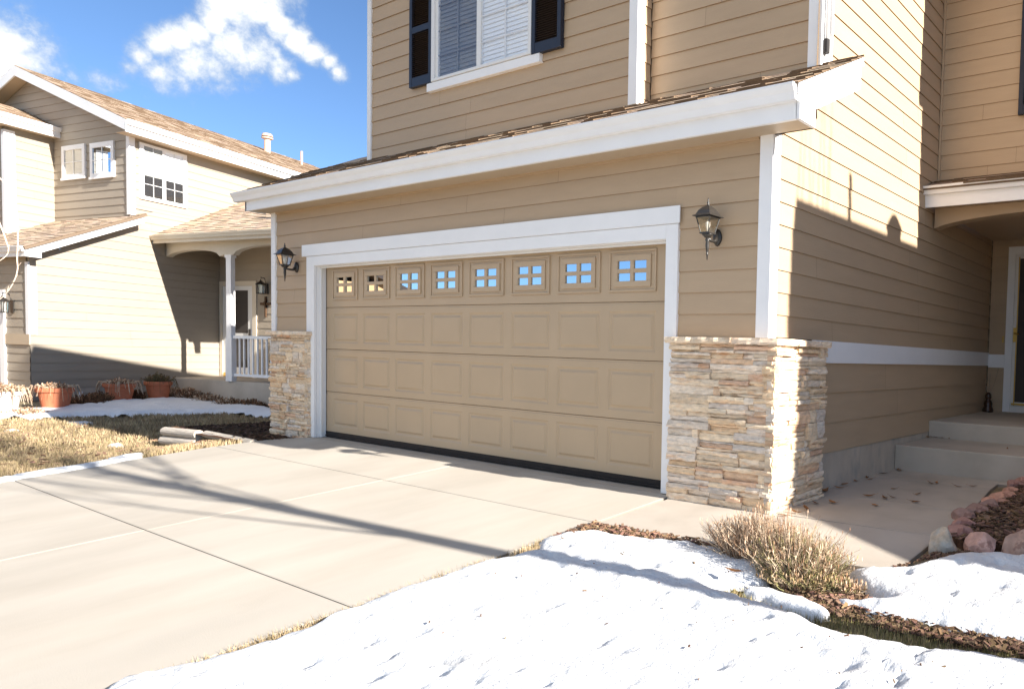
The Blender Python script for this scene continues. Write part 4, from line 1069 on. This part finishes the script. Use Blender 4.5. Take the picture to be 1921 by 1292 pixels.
def snow_patch(name, poly, h, w, res, label, seed=0, jit=.03, rough=1.0):
    P = np.array(poly); x0, y0 = P.min(0)-.1; x1, y1 = P.max(0)+.1
    nx = int((x1-x0)/res)+1; ny = int((y1-y0)/res)+1
    xs = np.linspace(x0, x1, nx); ys = np.linspace(y0, y1, ny); X, Y = np.meshgrid(xs, ys)
    D = sdist(poly, X, Y)
    b = MB(); keep = D > -.08
    idx = -np.ones(X.shape, int)
    for j in range(ny):
        for i in range(nx):
            if not keep[j, i]: continue
            x, y = X[j, i], Y[j, i]
            d = D[j, i]+jit*nse(x*7+seed, y*7)+jit*.6*nse(x*17, y*17+seed)
            if d < -.012: continue
            t = min(1, max(0, d/w)); prof = math.sqrt(t*(2-t)) if t < 1 else 1
            near = min(1, max(0, d/.15))
            bumps = (.016*nse(x*1.6+seed, y*1.6)+.013*nse(x*6, y*6, seed)+.009*nse(x*13, y*13, seed)+.0055*nse(x*31, y*31, seed))*rough
            pit = max(0, nse(x*3.9+9, y*5.1, seed+4)-.36)*.14*rough+max(0, nse(x*10.3+9, y*12.3, seed+8)-.22)*.065*rough
            z = H(x, y)-.035+(h+.02)*prof*(1+.25*nse(x*1.3, y*1.3, seed))+(bumps-pit)*near
            idx[j, i] = len(b.v); b.v.append((x+.3*res*nse(x*50, y*50), y+.3*res*nse(x*50+7, y*50), z))
    for j in range(ny-1):
        for i in range(nx-1):
            q = (idx[j, i], idx[j, i+1], idx[j+1, i+1], idx[j+1, i])
            if min(q) >= 0: b.f.append(q); b.t.append((1, 1, 1))
            else:
                r = [k for k in q if k >= 0]
                if len(r) == 3: b.f.append(tuple(r)); b.t.append((1, 1, 1))
    return tag(b.build(name, 'snow', smooth=True), label, 'snow', kind='stuff')
snow_patch('snow_cover', SNOW['snow_main'], .070, .17, .022, 'bright snow covering the yard in front of the driveway edge', 1)
snow_patch('snow_cover', SNOW['snow_strip'], .04, .05, .012, 'thin strip of snow below the dry bush', 2, .02)
snow_patch('snow_cover', SNOW['snow_right'], .070, .14, .018, 'snow bank beside the walkway and boulders', 3)
snow_patch('snow_cover', SNOW['lawn_snow'], .10, .35, .06, 'long snow bank in front of the flower pots', 4, .09)
snow_patch('snow_cover', SNOW['edge_snow'], .035, .06, .02, 'narrow snow strip in the grass along the driveway', 5, .03)
for k in 'ABCEF': snow_patch('snow_cover', SNOW['patch'+k], .03, .07, .03, {'A': 'small snow patch in front of the upper timber', 'B': 'tiny snow patch by the lower timber', 'C': 'small snow patch out on the lit lawn', 'E': 'thin snow remnant at the shade edge of the lawn', 'F': 'flat snow patch just below the long snow bank'}[k], ord(k), .03)

# ================================================================ MULCH BEDS, TIMBERS
b = MB()
xs = np.arange(-8.0, -5.55, .12); ys = np.arange(-.62, 2.6, .12)
n = len(xs)
for y in ys:
    for x in xs: b.v.append((x, y, -.035+.018*nse(x*4, y*4)+(-.04 if (x > -5.8) else 0)))
for j in range(len(ys)-1):
    for i in range(n-1):
        cx_, cy_ = xs[i]+.06, ys[j]+.06
        if cx_ > -6.62 and cy_ > 0.1: continue
        if cx_ > -5.75+max(0, -cy_)*-.5: continue
        b.f.append((j*n+i, j*n+i+1, (j+1)*n+i+1, (j+1)*n+i)); b.t.append((1, 1, 1))
tag(b.build('mulch_bed', 'mulch', smooth=True), 'dark mulch bed beside the left stone pillar', 'mulch', kind='stuff')
def chips(name, region, zf, n, seed, size=(.02, .06), label='', m='chip', dark=1.0):
    rnd = random.Random(seed); b = MB(); x0 = min(p[0] for p in region); x1 = max(p[0] for p in region); y0 = min(p[1] for p in region); y1 = max(p[1] for p in region)
    while n > 0:
        x, y = rnd.uniform(x0, x1), rnd.uniform(y0, y1)
        if not inside(region, x, y): continue
        n -= 1; L = rnd.uniform(*size)*.5; w = L*rnd.uniform(.15, .4); a = rnd.uniform(0, math.pi); ti = rnd.uniform(-.35, .35)
        U = Vector((math.cos(a)*math.cos(ti), math.sin(a)*math.cos(ti), math.sin(ti))); Vv = Vector((-math.sin(a), math.cos(a), rnd.uniform(-.3, .3))).normalized(); Nn = U.cross(Vv)
        c = Vector((x, y, zf(x, y)+rnd.uniform(.0, .018))); k = rnd.uniform(.35, 1.5)*dark; F = Frame(c, U, Vv, Nn)
        b.box(F, -L, L, -w, w, -.003, .003, tint=(k, k*rnd.uniform(.85, 1.1), k*rnd.uniform(.8, 1.1)))
    return tag(b.build(name, m), label, 'mulch', kind='stuff')
chips('mulch_chips', [(-7.95, -.58), (-5.95, -.50), (-5.62, -.12), (-6.45, -.09), (-6.66, .1), (-6.7, 2.2), (-7.95, 2.2)], lambda x, y: -.035, 4200, 3, (.03, .09), 'shredded mulch in the bed by the left pillar', dark=.5)
MB1 = [(2.42, .02), (2.60, -.13), (2.9, -.02), (3.6, .15), (3.6, 3.0), (2.3, 2.7), (2.36, 1.5), (2.36, .8), (2.40, .3)]
b = MB(); b.prism([(x, y, -.1) for x, y in MB1], [(x, y, .015) for x, y in MB1]); tag(b.build('mulch_bed', 'mulch'), 'mulch bed to the right of the walkway', 'mulch', kind='stuff')
chips('mulch_chips', MB1, lambda x, y: .02+.03*sm((x-2.4)), 5200, 4, (.03, .09), 'shredded brown mulch to the right of the walkway', dark=.9)
chips('snow_debris', [(.3, -1.2), (1.3, -1.0), (1.7, -1.1), (2.6, -1.6), (3.2, -1.6), (2.4, -2.4), (1.0, -2.6), (.4, -2.6)], lambda x, y: H(x, y)+.052, 46, 33, (.006, .022), 'few specks of bark and dirt on the snow', dark=.9)
chips('lawn_debris', [(-6.1, -.7), (-6, -2.6), (-8.4, -2.6), (-12.5, -1.2), (-9, .8)], lambda x, y: H(x, y)+.02, 260, 34, (.03, .08), 'brown leaf bits scattered over the dry lawn', dark=1.3)
MB2 = [(1.9, -1.22), (2.05, -1.05), (2.3, -1.1), (2.5, -1.2), (2.65, -1.28), (2.35, -1.30), (2.1, -1.25)]
chips('mulch_chips', [(1.9, -1.24), (3.3, -1.22), (3.3, -1.34), (2.6, -1.40), (2.2, -1.36)], lambda x, y: H(x, y)-.01, 900, 15, (.02, .06), 'brown bark and dead stems in the gap between the snow', dark=.7)
chips('mulch_chips', MB2, lambda x, y: H(x, y), 700, 5, (.02, .07), 'brown bark chips beside the dry bush', dark=1.2)
MB3 = [(.16, -.90), (.16, -1.24), (.32, -1.05), (.6, -1.02), (1.0, -.92), (1.25, -.90), (1.2, -.855), (.6, -.865)]
chips('mulch_chips', MB3, lambda x, y: H(x, y)+.01, 520, 6, (.015, .05), 'bark chips along the walkway edge above the snow', dark=1.2)
MB4 = [(2.30, -.72), (2.46, -.42), (2.75, -.25), (2.70, -.17), (2.45, -.30), (2.38, -.6)]
chips('mulch_chips', MB4, lambda x, y: H(x, y)+.0, 500, 7, (.01, .035), 'fine bark litter at the foot of the pale boulder', dark=1.1)
def timber(p0, p1, r, label):
    b = MB(); p0, p1 = Vector(p0), Vector(p1); k = 8; pts = [p0.lerp(p1, i/k)+Vector((0, 0, .004*nse(i, 1))) for i in range(k+1)]
    b.tube(pts, [r*(1+.03*nse(i*1.7, 3)) for i in range(k+1)], 14)
    o = b.build('landscape_timber', 'timber', smooth=False, origin=p0, bevel=.006); return tag(o, label, 'timber', 'landscape timbers round the mulch bed')
timber((-7.98, -.64, -.075), (-7.12, -.58, -.055), .058, 'pale weathered timber, upper front edge of the mulch bed')
timber((-7.98, -.66, -.19), (-7.1, -.60, -.165), .056, 'lower weathered timber under the upper front one')
timber((-7.05, -.53, -.045), (-5.86, -.50, -.060), .045, 'half buried timber beside the driveway edge')
timber((-7.94, -.52, -.085), (-7.80, 2.4, -.085), .058, 'shaded timber running back from the lawn corner of the bed')

# ================================================================ GRASS
def grass(name, regions, excl, zf, n, seed, h=(.02, .05), w=.004, label='', tints=((1, 1, 1), (1.25, 1.1, .95), (.75, .72, .7), (.62, .8, .5))):
    rnd = random.Random(seed); b = MB()
    areas = []
    for reg in regions:
        P = np.array(reg); a = 0
        for i in range(len(P)): a += P[i-1][0]*P[i][1]-P[i][0]*P[i-1][1]
        areas.append(abs(a)/2)
    tot = sum(areas)
    for reg, a in zip(regions, areas):
        k = int(n*a/tot); x0 = min(p[0] for p in reg); x1 = max(p[0] for p in reg); y0 = min(p[1] for p in reg); y1 = max(p[1] for p in reg)
        while k > 0:
            x, y = rnd.uniform(x0, x1), rnd.uniform(y0, y1)
            if not inside(reg, x, y): continue
            k -= 1
            if any(inside(e, x, y) for e in excl): continue
            dens = nse(x*2.2, y*2.2)
            if dens < -.25 and rnd.random() < .65: continue
            hh = rnd.uniform(*h)*(1+.4*dens); an = rnd.uniform(0, 2*math.pi); lean = rnd.uniform(.1, 1.1)*hh; ln = rnd.uniform(0, 2*math.pi)
            z = zf(x, y)-.03; ww = w*rnd.uniform(.6, 1.4)
            t = rnd.choice(tints); kk = rnd.uniform(.7, 1.3); t = (t[0]*kk, t[1]*kk, t[2]*kk)
            dx, dy_ = math.cos(an)*ww, math.sin(an)*ww
            b.quad((x-dx, y-dy_, z), (x+dx, y+dy_, z), (x+math.cos(ln)*lean, y+math.sin(ln)*lean, z+.03+hh), tint=t)
    return tag(b.build(name, 'grass'), label, 'grass', kind='stuff')
ex_l = [SNOW['edge_snow'], SNOW['patchA'], SNOW['patchB'], SNOW['patchC'], SNOW['patchE'], SNOW['patchF'], [(-8.0, -.6), (-5.9, -.5), (-5.9, 2.6), (-8.0, 2.6)]]
tt = ((1.1, 1.04, .95), (1.3, 1.24, 1.15), (.95, .86, .78), (.9, .88, .68))
grass('dry_grass', [[(-6.02, -.5), (-5.93, -1.3), (-5.83, -1.9), (-5.65, -2.5), (-5.34, -5), (-8.6, -5), (-9, .9), (-8.05, .9), (-8.05, -.72), (-6.6, -.62)]], ex_l, H, 30000, 11, (.02, .045), .005, 'dry straw-coloured lawn beside the driveway', tt)
grass('dry_grass', [[(-9, .9), (-8.6, -5), (-14.5, -4), (-13.2, -1.1), (-12.9, .5), (-12.4, 1.7), (-9, 2)]], ex_l, H, 34000, 12, (.03, .06), .009, 'dry lawn between the timbers and the long snow bank', tt)
ex_r = [SNOW['snow_strip']]
grass('dry_grass', [[(.14, -3.6), (.24, -3.6), (.27, -2.9), (.24, -2.5), (.21, -2.1), (.14, -1.9)], [(.13, -1.9), (.24, -1.85), (.30, -1.55), (.22, -1.2), (.14, -1.2)]], [], H, 2600, 13, (.015, .04), .003, 'dry grass fringe between driveway and snow', tt)
tg = ((.75, .85, .5), (1.1, 1.1, .85), (.6, .65, .42), (1.3, 1.2, .95))
grass('green_grass', [[(1.65, -1.42), (1.72, -1.30), (1.9, -1.25), (2.3, -1.27), (2.95, -1.24), (3.2, -1.2), (3.2, -1.42), (2.9, -1.5), (2.5, -1.57), (2.0, -1.5)]], ex_r, H, 4200, 14, (.006, .022), .0022, 'patch of green and straw grass showing between the snow', tg)

# ================================================================ DRY BUSH
def bush(name, label, cx, cy, rx, ry, h, n, seed, tints, r=.0022, z=None, green=.0, cat='bush', spread=.9, heads=True):
    rnd = random.Random(seed); b = MB(); zb = H(cx, cy) if z is None else z
    for i in range(n):
        a = rnd.uniform(0, 2*math.pi); q = math.sqrt(rnd.random())
        x0, y0 = cx+math.cos(a)*q*rx*.45, cy+math.sin(a)*q*ry*.45
        hh = h*rnd.uniform(.45, 1.0)*(1-.45*q)
        ox, oy = math.cos(a)*q*rx*spread*rnd.uniform(.5, 1.1), math.sin(a)*q*ry*spread*rnd.uniform(.5, 1.1)
        ox += rnd.uniform(-.03, .03); oy += rnd.uniform(-.03, .03)
        p0 = Vector((x0, y0, zb-.02)); p2 = Vector((cx+ox, cy+oy, zb+hh)); p1 = p0.lerp(p2, .5)+Vector((rnd.uniform(-.02, .02), rnd.uniform(-.02, .02), .03*rnd.random()))
        t = rnd.choice(tints); k = rnd.uniform(.6, 1.35); t = (t[0]*k, t[1]*k, t[2]*k)
        b.tube([p0, p1, p2], [r*1.2, r, r*.5], 3, tint=t, cap=False)
        if heads:
            for m_ in range(rnd.randint(1, 3)):       # side twiglets
                f = rnd.uniform(.45, .95); s0 = p1.lerp(p2, (f-.5)*2) if f > .5 else p0.lerp(p1, f*2)
                e = s0+Vector((rnd.uniform(-1, 1), rnd.uniform(-1, 1), rnd.uniform(.2, 1.2))).normalized()*rnd.uniform(.02, .06)*h/.3
                b.tube([s0, e], [r*.8, r*.4], 3, tint=t, cap=False)
            if rnd.random() < .35:
                b.tube([p2, p2+Vector((0, 0, .008)), p2+Vector((0, 0, .022))], [r*.6, r*1.9, r*.5], 4, tint=(t[0]*1.1, t[1], t[2]*.95), cap=False)
    o = b.build(name, 'twig', origin=(cx, cy, zb)); return tag(o, label, cat)
straw = ((1.5, 1.5, 1.4), (1.2, 1.12, 1.0), (.9, .7, .56), (1.8, 1.8, 1.75), (.7, .55, .45))
strawg = straw+((.8, .9, .6), (.6, .7, .45))
db = thing('dry_bush', 'bushy clump of dry grey-brown lavender stems by the walkway edge', 'bush', (1.75, -1.0, H(1.75, -1.0)))
def sub(o, par): o.parent = par; o.matrix_parent_inverse = Matrix.Translation(-par.location); [o.pop(k) for k in ('label', 'category', 'group') if k in o.keys()]
sub(bush('stems', None, 1.55, -.93, .46, .28, .34, 1150, 21, straw, cat=None, r=.0017), db)
sub(bush('stems', None, 1.92, -1.05, .40, .28, .31, 1000, 22, strawg, cat=None, r=.0017), db)
sub(bush('stems', None, 1.78, -1.0, .54, .30, .44, 260, 25, straw, cat=None, r=.0014), db)
sub(bush('leaves', None, 1.98, -1.15, .36, .17, .12, 800, 23, ((.6, .72, .42), (1, 1.0, .7), (1.0, .9, .7), (1.5, 1.45, 1.3)), r=.0022, cat=None), db)
bush('grass_tuft', 'small trailing tuft of dry stems right of the bush', 2.2, -1.12, .2, .1, .09, 380, 24, strawg, cat='grass tuft')

# ================================================================ BOULDERS AND EDGING ROCKS
def rock(loc, size, m, seed, label, group=None, tint=(1, 1, 1), rot=0.0):
    import bmesh
    bm = bmesh.new(); bmesh.ops.create_icosphere(bm, subdivisions=4, radius=1.0)
    rnd = random.Random(seed); planes = []
    for _ in range(17):
        n = Vector((rnd.uniform(-1, 1), rnd.uniform(-1, 1), rnd.uniform(-.6, 1))).normalized(); planes.append((n, rnd.uniform(.60, .86)))
    ca, sa = math.cos(rot), math.sin(rot)
    for v in bm.verts:
        p = v.co.copy()
        for n, d in planes:
            k = p.dot(n)
            if k > d: p -= n*(k-d)*.99
        p += p.normalized()*(.06*noise.noise(p*2.1+Vector((seed, 0, 0)))+.025*noise.noise(p*6+Vector((seed, 3, 0))))
        p = Vector((p.x*size[0], p.y*size[1], p.z*size[2])); p = Vector((p.x*ca-p.y*sa, p.x*sa+p.y*ca, p.z))
        v.co = p
    me = bpy.data.meshes.new('rock'); bm.to_mesh(me); bm.free()
    a = me.color_attributes.new('tint', 'FLOAT_COLOR', 'CORNER'); arr = np.ones((len(me.loops), 4), dtype=np.float32); arr[:, :3] = tint; a.data.foreach_set('color', arr.ravel())
    me.materials.append(MT[m])
    o = bpy.data.objects.new('boulder' if group is None else 'edging_rock', me); sc.collection.objects.link(o); o.location = loc
    return tag(o, label, 'rock', group or 'boulders by the mulch bed')
rock((2.475, -.25, .0), (.105, .09, .13), 'rockG', 3, 'pale pointed lichen-covered boulder nearest the walkway', tint=(1.05, 1, .95), rot=.3)
rock((2.665, -.13, .01), (.125, .10, .115), 'rockP', 8, 'pink boulder with rusty brown spots between two others', tint=(1.25, 1.2, 1.25), rot=.2)
rock((2.865, -.05, .02), (.125, .11, .135), 'rockP', 12, 'rounded brownish pink boulder at the right end of the row', tint=(1.0, 1.02, 1.0), rot=.9)
rock((2.955, -.16, -.03), (.08, .06, .06), 'rockP', 17, 'small dark purplish stone in front of the right boulder', tint=(.5, .5, .55))
EDG = [[2.417,0.091],[2.353,0.357],[2.30,0.60],[2.305,0.86],[2.33,1.08],[2.316,1.276],[2.315,1.55],[2.295,1.845],[2.25,2.2],[2.27,2.40]]
for i, (x, y) in enumerate(EDG):
    k = random.Random(i+50)
    rock((x+.05, y, .025), (k.uniform(.08, .12), k.uniform(.10, .15), k.uniform(.045, .075)), 'rockP', 60+i, 'reddish edging rock lining the right side of the walkway', 'edging rocks along the walkway', tint=k.choice([(1.1, .95, .95), (.9, .8, .85), (1.3, 1.1, 1.0), (.7, .7, .75)]), rot=k.uniform(0, 3))

# ================================================================ FALLEN LEAVES
LV = [[0.995,1.279],[1.01,1.513],[1.02,1.752],[1.073,1.699],[1.452,1.374],[1.561,0.933],[1.421,0.932],[1.616,0.626],[1.6,1.008],[1.713,1.282],[1.817,0.949],[1.648,1.92],[1.603,1.882],[1.87,1.867],[1.04,2.44],[1.08,2.41],[1.975,1.987],[1.306,0.503],[1.235,-0.096],[1.265,0.018],[1.256,0.173],[1.213,0.395],[1.03,2.1],[1.02,.9],[1.05,1.1]]
def leaf_mesh(seed):
    rnd = random.Random(seed); b = MB(); n = 7; L = rnd.uniform(.035, .06); curl = rnd.uniform(.1, .35); w = L*rnd.uniform(.22, .42)
    top = []; bot = []; mid = []
    for i in range(n):
        f = i/(n-1); x = (f-.5)*2*L; ww = w*math.sin(math.pi*min(1, f*.94+.03))*(1+.2*math.sin(f*9+seed)); z = curl*(x*x)/L+.004
        mid.append((x, 0, z)); top.append((x, ww, z+ww*.45*rnd.uniform(.6, 1.4))); bot.append((x, -ww, z+ww*.4*rnd.uniform(.4, 1.2)))
    k = rnd.uniform(.6, 1.5); t = (k, k*.9, k*.8)
    for i in range(n-1): b.quad(mid[i], mid[i+1], top[i+1], top[i], tint=t); b.quad(bot[i], bot[i+1], mid[i+1], mid[i], tint=t)
    b.tube([(L, 0, mid[-1][2]), (L*1.5, 0, mid[-1][2]+.01)], .001, 4, tint=t)
    return b
for i, (x, y) in enumerate(LV):
    o = leaf_mesh(i).build('fallen_leaf', 'leaf'); z = (.08*min(y, 0)) + .003
    o.location = (x, y, z); o.rotation_euler = (random.uniform(-.2, .2), random.uniform(-.1, .1), random.uniform(0, 6.28))
    tag(o, 'curled brown dead leaf lying on the shaded walkway', 'leaf', 'fallen leaves on the walkway')
for i, (x, y) in enumerate([(1.04, 3.42), (1.10, 3.41), (1.16, 3.43), (1.25, 3.425), (1.02, 3.36), (2.03, 2.95)]):
    o = leaf_mesh(i+40).build('fallen_leaf', 'leaf'); o.location = (x, y, .262); o.rotation_euler = (0, 0, random.uniform(0, 6.28)); tag(o, 'curled brown dead leaf lying on the lower step', 'leaf', 'fallen leaves on the step')
for i, (x, y, z) in enumerate([(1.69, -1.35, -.02)]):
    o = leaf_mesh(70).build('fallen_leaf', 'leaf'); o.location = (x, y, z); tag(o, 'single brown leaf on the snow below the bush', 'leaf')

# ================================================================ POTS AND PLANTS BY THE NEIGHBOUR
def pot(x, y, z, r, h, m, label, kind='terra', group=None):
    T = thing('flower_pot', label, 'flower pot', (x, y, z), group)
    b = MB(); F = Frame((x, y, z))
    b.lathe([(r*.66, 0), (r*.70, .01), (r*.93, h*.80), (r*1.0, h*.80), (r*1.06, h*.84), (r*1.08, h*.97), (r*1.04, h), (r*.94, h), (r*.90, h*.86), (r*.2, h*.84)], F, 28); b.build('body', m, T, smooth=False, bevel=0)
    b = MB(); b.lathe([(r*.90, h*.85), (r*.5, h*.88), (.01, h*.89)], F, 20); b.build('soil', 'mulch', T)
    return T
PZ = [(-13.92, -.93, .27, .38, 'plastic', 'white pot spilling dry plants, leftmost of the pots'),
      (-14.10, -.22, .235, .42, 'terra', 'tall terracotta pot standing next to the white pot'),
      (-15.15, .95, .24, .38, 'terra', 'terracotta pot in shade at the middle of the wall'),
      (-15.35, 1.62, .215, .41, 'terra', 'terracotta pot near the porch slab with dark stalks')]
for i, (x, y, r, h, m_, lb) in enumerate(PZ):
    z = H(x, y)-.02
    pot(x, y, z, r, h, m_, lb, group='flower pots along the neighbour\'s wall')
    tints = straw if i < 3 else ((.4, .35, .28), (.55, .5, .32), (.35, .4, .25))
    bush('dry_plant', ['pale dry plant overflowing the white pot', 'dry stalks in the tall terracotta pot', 'dry tangled plant in the shaded middle pot', 'dark stalks in the pot near the porch slab'][i], x, y, r*[1.6, 1.2, 1.35, 1.1][i], r*1.3, [.22, .17, .17, .26][i], [520, 260, 360, 260][i], 80+i, tints, r=.006, z=z+h*.88, cat='plant')
    # trailing stems over the rim
    rnd = random.Random(i); b = MB()
    for _ in range([90, 34, 80, 30][i]):
        a = rnd.uniform(0, 6.28); rr = r*1.05; p0 = Vector((x+math.cos(a)*rr*.8, y+math.sin(a)*rr*.8, z+h)); p1 = p0+Vector((math.cos(a)*.10, math.sin(a)*.10, .05)); p2 = p1+Vector((math.cos(a)*.05, math.sin(a)*.05, -rnd.uniform(.08, .3)))
        t = rnd.choice(tints); b.tube([p0, p1, p2], [.006, .005, .003], 4, tint=t, cap=False)
    o = b.build('dry_vine', 'twig', origin=(x, y, z+h)); tag(o, ['pale dry stems hanging over the white pot rim', 'few dry stems hanging over the tall terracotta rim', 'dry stems hanging over the shaded middle pot rim', 'stems hanging over the rim of the pot near the slab'][i], 'plant')
dk = ((.35, .24, .18), (.5, .36, .26), (.28, .22, .16), (.7, .5, .36))
BS = [((-14.62, .30), .42, .26, dk, 'low dark dry shrub between the tall pot and the middle pot'), ((-14.85, .55), .35, .30, dk, 'dark red-brown dry shrub left of the middle pot'),
      ((-15.35, 1.28), .22, .26, dk, 'small dry shrub between the two shaded terracotta pots'), ((-15.75, 2.25), .35, .28, straw[1:], 'dry shrub just right of the last pot'),
      (tuple(NB.p(2.42, -.35, 0))[:2], .42, .26, straw[1:], 'low tan dry shrub in front of the porch slab, left one'), (tuple(NB.p(2.42, -1.0, 0))[:2], .45, .28, dk+straw, 'low dry shrub in the middle of the porch slab front'),
      (tuple(NB.p(2.42, -1.7, 0))[:2], .45, .27, dk+straw, 'low dry shrub below the porch post'), (tuple(NB.p(2.42, -2.4, 0))[:2], .45, .26, dk+straw, 'low dry shrub below the porch railing'), (tuple(NB.p(2.42, -3.1, 0))[:2], .45, .26, dk, 'dark low shrub half hidden by the stone pillar'),
      ((-13.45, -.72), .34, .20, straw, 'spiky pale tuft at the foot of the white pot'), ((-13.55, -1.15), .30, .18, straw, 'pale dry tuft left of the white pot foot')]
for i, ((x, y), r_, h_, tn_, lb) in enumerate(BS): bush('dry_shrub', lb, x, y, r_, r_*.8, h_, 420, 100+i, tn_, r=.006, cat='shrub', z=H(x, y)-.02)

# ================================================================ TREES (bare)
def branch(b, p, d, L, r, depth, rnd, spread=.55, upb=.12):
    n = 5; pts = [p]; rads = [r]; dd = d.copy()
    for i in range(n):
        dd = (dd+Vector((rnd.uniform(-1, 1), rnd.uniform(-1, 1), rnd.uniform(-.6, 1)))*.10+Vector((0, 0, upb*.3))).normalized()
        pts.append(pts[-1]+dd*L/n); rads.append(r*(1-.55*(i+1)/n))
    b.tube(pts, rads, 7 if r > .03 else 5, cap=False)
    if depth <= 0 or r < .004: return
    k = rnd.randint(3, 4) if depth > 1 else rnd.randint(3, 5)
    for _ in range(k):
        f = rnd.uniform(.35, 1.0); i = min(n-1, int(f*n)); q = pts[i].lerp(pts[i+1], f*n-i)
        ax = Vector((rnd.uniform(-1, 1), rnd.uniform(-1, 1), rnd.uniform(-.3, .5))).normalized()
        nd = (dd*(1-spread)+ax*spread+Vector((0, 0, upb))).normalized()
        branch(b, q, nd, L*rnd.uniform(.5, .75), rads[i]*rnd.uniform(.45, .65), depth-1, rnd, spread, upb)
rnd = random.Random(5)
tr = thing('bare_tree', 'leafless street tree right of the picture casting its shadow over the driveway', 'tree', (6.6, -1.40, -.12))
b = MB(); pts = [Vector((6.6, -1.22, -.2))+Vector((.02*nse(i, 0), -.05*i+.012*nse(i*1.3, 5), i*.72)) for i in range(11)]
rad = [.092-.0060*i for i in range(11)]; b.tube(pts, rad, 14); b.build('trunk', 'bark', tr, smooth=True)
b = MB()
for i in range(19):
    f = rnd.uniform(4.6, 9.8); k = int(min(9, f)); q = pts[k].lerp(pts[k+1], f-k) if k < 10 else pts[10]
    a = rnd.uniform(0, 6.28); branch(b, q, Vector((math.cos(a)*.36, math.sin(a)*.40, .85)).normalized(), rnd.uniform(1.6, 2.6), .020, 2, rnd, .28, .32)
b.build('crown', 'bark', tr)
# thin multi-stem sapling that throws hair-line shadows on the sunny side wall
sp = thing('bare_sapling', 'slender leafless sapling clump beyond the walkway bed', 'tree', (6.2, .78, 0))
b = MB(); rnd = random.Random(9)
for i in range(8):
    x, y = 6.2+rnd.uniform(-.1, .1), .52+.075*i
    pts = [Vector((x, y, 0)), Vector((x, y+rnd.uniform(-.03, .03), 2.5)), Vector((x, y+rnd.uniform(-.05, .05), 4.6)), Vector((x, y+rnd.uniform(-.09, .09), 6.0-rnd.random()*.9))]
    b.tube(pts, [.014, .010, .006, .002], 5)
b.build('trunk', 'bark', sp)
# neighbour's weeping branches at the left picture edge
wt = thing('weeping_tree', 'leafless weeping tree with thin pale branches at the left edge', 'tree', (-9.25, -2.25, -.3))
b = MB(); b.tube([(-9.25, -2.25, -.3), (-9.22, -2.22, 1.2), (-9.2, -2.18, 2.5), (-9.1, -2.1, 3.2)], [.06, .05, .04, .03], 8); b.build('trunk', 'bark', wt, smooth=True)
def smooth_path(P, k=6):
    P = [Vector(p) for p in P]; out = []
    for i in range(len(P)-1):
        p0, p1, p2, p3 = P[max(0, i-1)], P[i], P[i+1], P[min(len(P)-1, i+2)]
        for j in range(k):
            t = j/k; out.append(.5*((2*p1)+(p2-p0)*t+(2*p0-5*p1+4*p2-p3)*t*t+(3*p1-p0-3*p2+p3)*t**3))
    return out+[P[-1]]
for P_ in ([(-9.1, -2.1, 3.2), [-8.80, -2.0, 2.75], [-8.66,-1.92,2.36], [-8.60,-1.9,2.22], [-8.58,-1.89,2.14], [-8.62,-1.91,2.05], [-8.72,-2.01,1.93], [-8.9, -2.1, 1.8]],
           [(-9.1, -2.1, 3.2), (-8.7, -1.9, 2.95), [-8.53,-1.83,2.6], [-8.5,-1.83,2.26], [-8.49,-1.84,2.03], [-8.48,-1.84,1.91], [-8.51,-1.86,1.78], [-8.57,-1.9,1.65], [-8.66,-1.94,1.56], [-8.76,-2.02,1.45], [-8.91,-2.12,1.35]]):
    b = MB(); sp_ = smooth_path(P_); b.tube(sp_, [.008-.004*i/len(sp_) for i in range(len(sp_))], 6, tint=(2.2, 2.2, 2.3))
    for i in range(8, len(sp_)-2, 7): b.tube([sp_[i], sp_[i]+Vector((random.uniform(-.05, .08), .02, random.uniform(.03, .08)))], [.003, .0015], 4, tint=(2.2, 2.2, 2.3))
    b.build('branch', 'twig', wt, smooth=True)

# ================================================================ HOUSES OUTSIDE THE FRAME (shade and reflections)
rh = thing('house', 'beige house to the right of the picture that shades the entry walk', 'house', (9, 5, 0))
b = MB(); b.box(W0, 7, 13, .50, 13, -.3, 4.9); b.box(W0, 7.02, 13, -.25, .5, -.3, 2.1); b.build('wall', 'siding', rh)
b = MB(); b.prism([(6.98, .46, 4.9), (13.2, .46, 4.9), (13.2, 13.2, 4.9), (6.98, 13.2, 4.9)], [(6.98, .50, 5.17), (13.2, .50, 5.17), (13.2, 13.2, 5.17), (6.98, 13.2, 5.17)])
b.prism([(6.98, -.42, 2.02), (13.2, -.42, 2.02), (13.2, .5, 2.02), (6.98, .5, 2.02)], [(6.98, -.42, 2.10), (13.2, -.42, 2.10), (13.2, .5, 2.95), (6.98, .5, 2.95)])
b.build('roof', 'shingle', rh)
b = MB(); b.tube([(7.1, 2.42, 5.1), (7.1, 2.42, 5.30)], .17, 12); b.tube([(7.1, 2.42, 5.30), (7.1, 2.42, 5.42)], [.20, .08], 12); b.tube([(7.1, 1.42, 5.1), (7.1, 1.42, 5.62)], .03, 8); b.build('roof_vent', 'rust', rh)
oh = thing('house', 'orange-tan house across the street seen only mirrored in the garage door windows', 'house', (-24, -7, -.5))
b = MB(); b.box(W0, -29, -20.5, -9.0, -4.0, -1, 3.15); b.build('wall', mat('orange_siding', (.62, .36, .17), .6, .05, 3), oh)
b = MB(); b.prism([(-20.1, -9.8, 2.85), (-29.5, -9.8, 2.85), (-29.5, -3.6, 5.4), (-20.1, -3.6, 5.4)], [(-20.1, -9.8, 3.0), (-29.5, -9.8, 3.0), (-29.5, -3.6, 5.6), (-20.1, -3.6, 5.6)])
b.build('roof', mat('dark_roof', (.07, .05, .04), .9), oh)
bpy.context.view_layer.update()
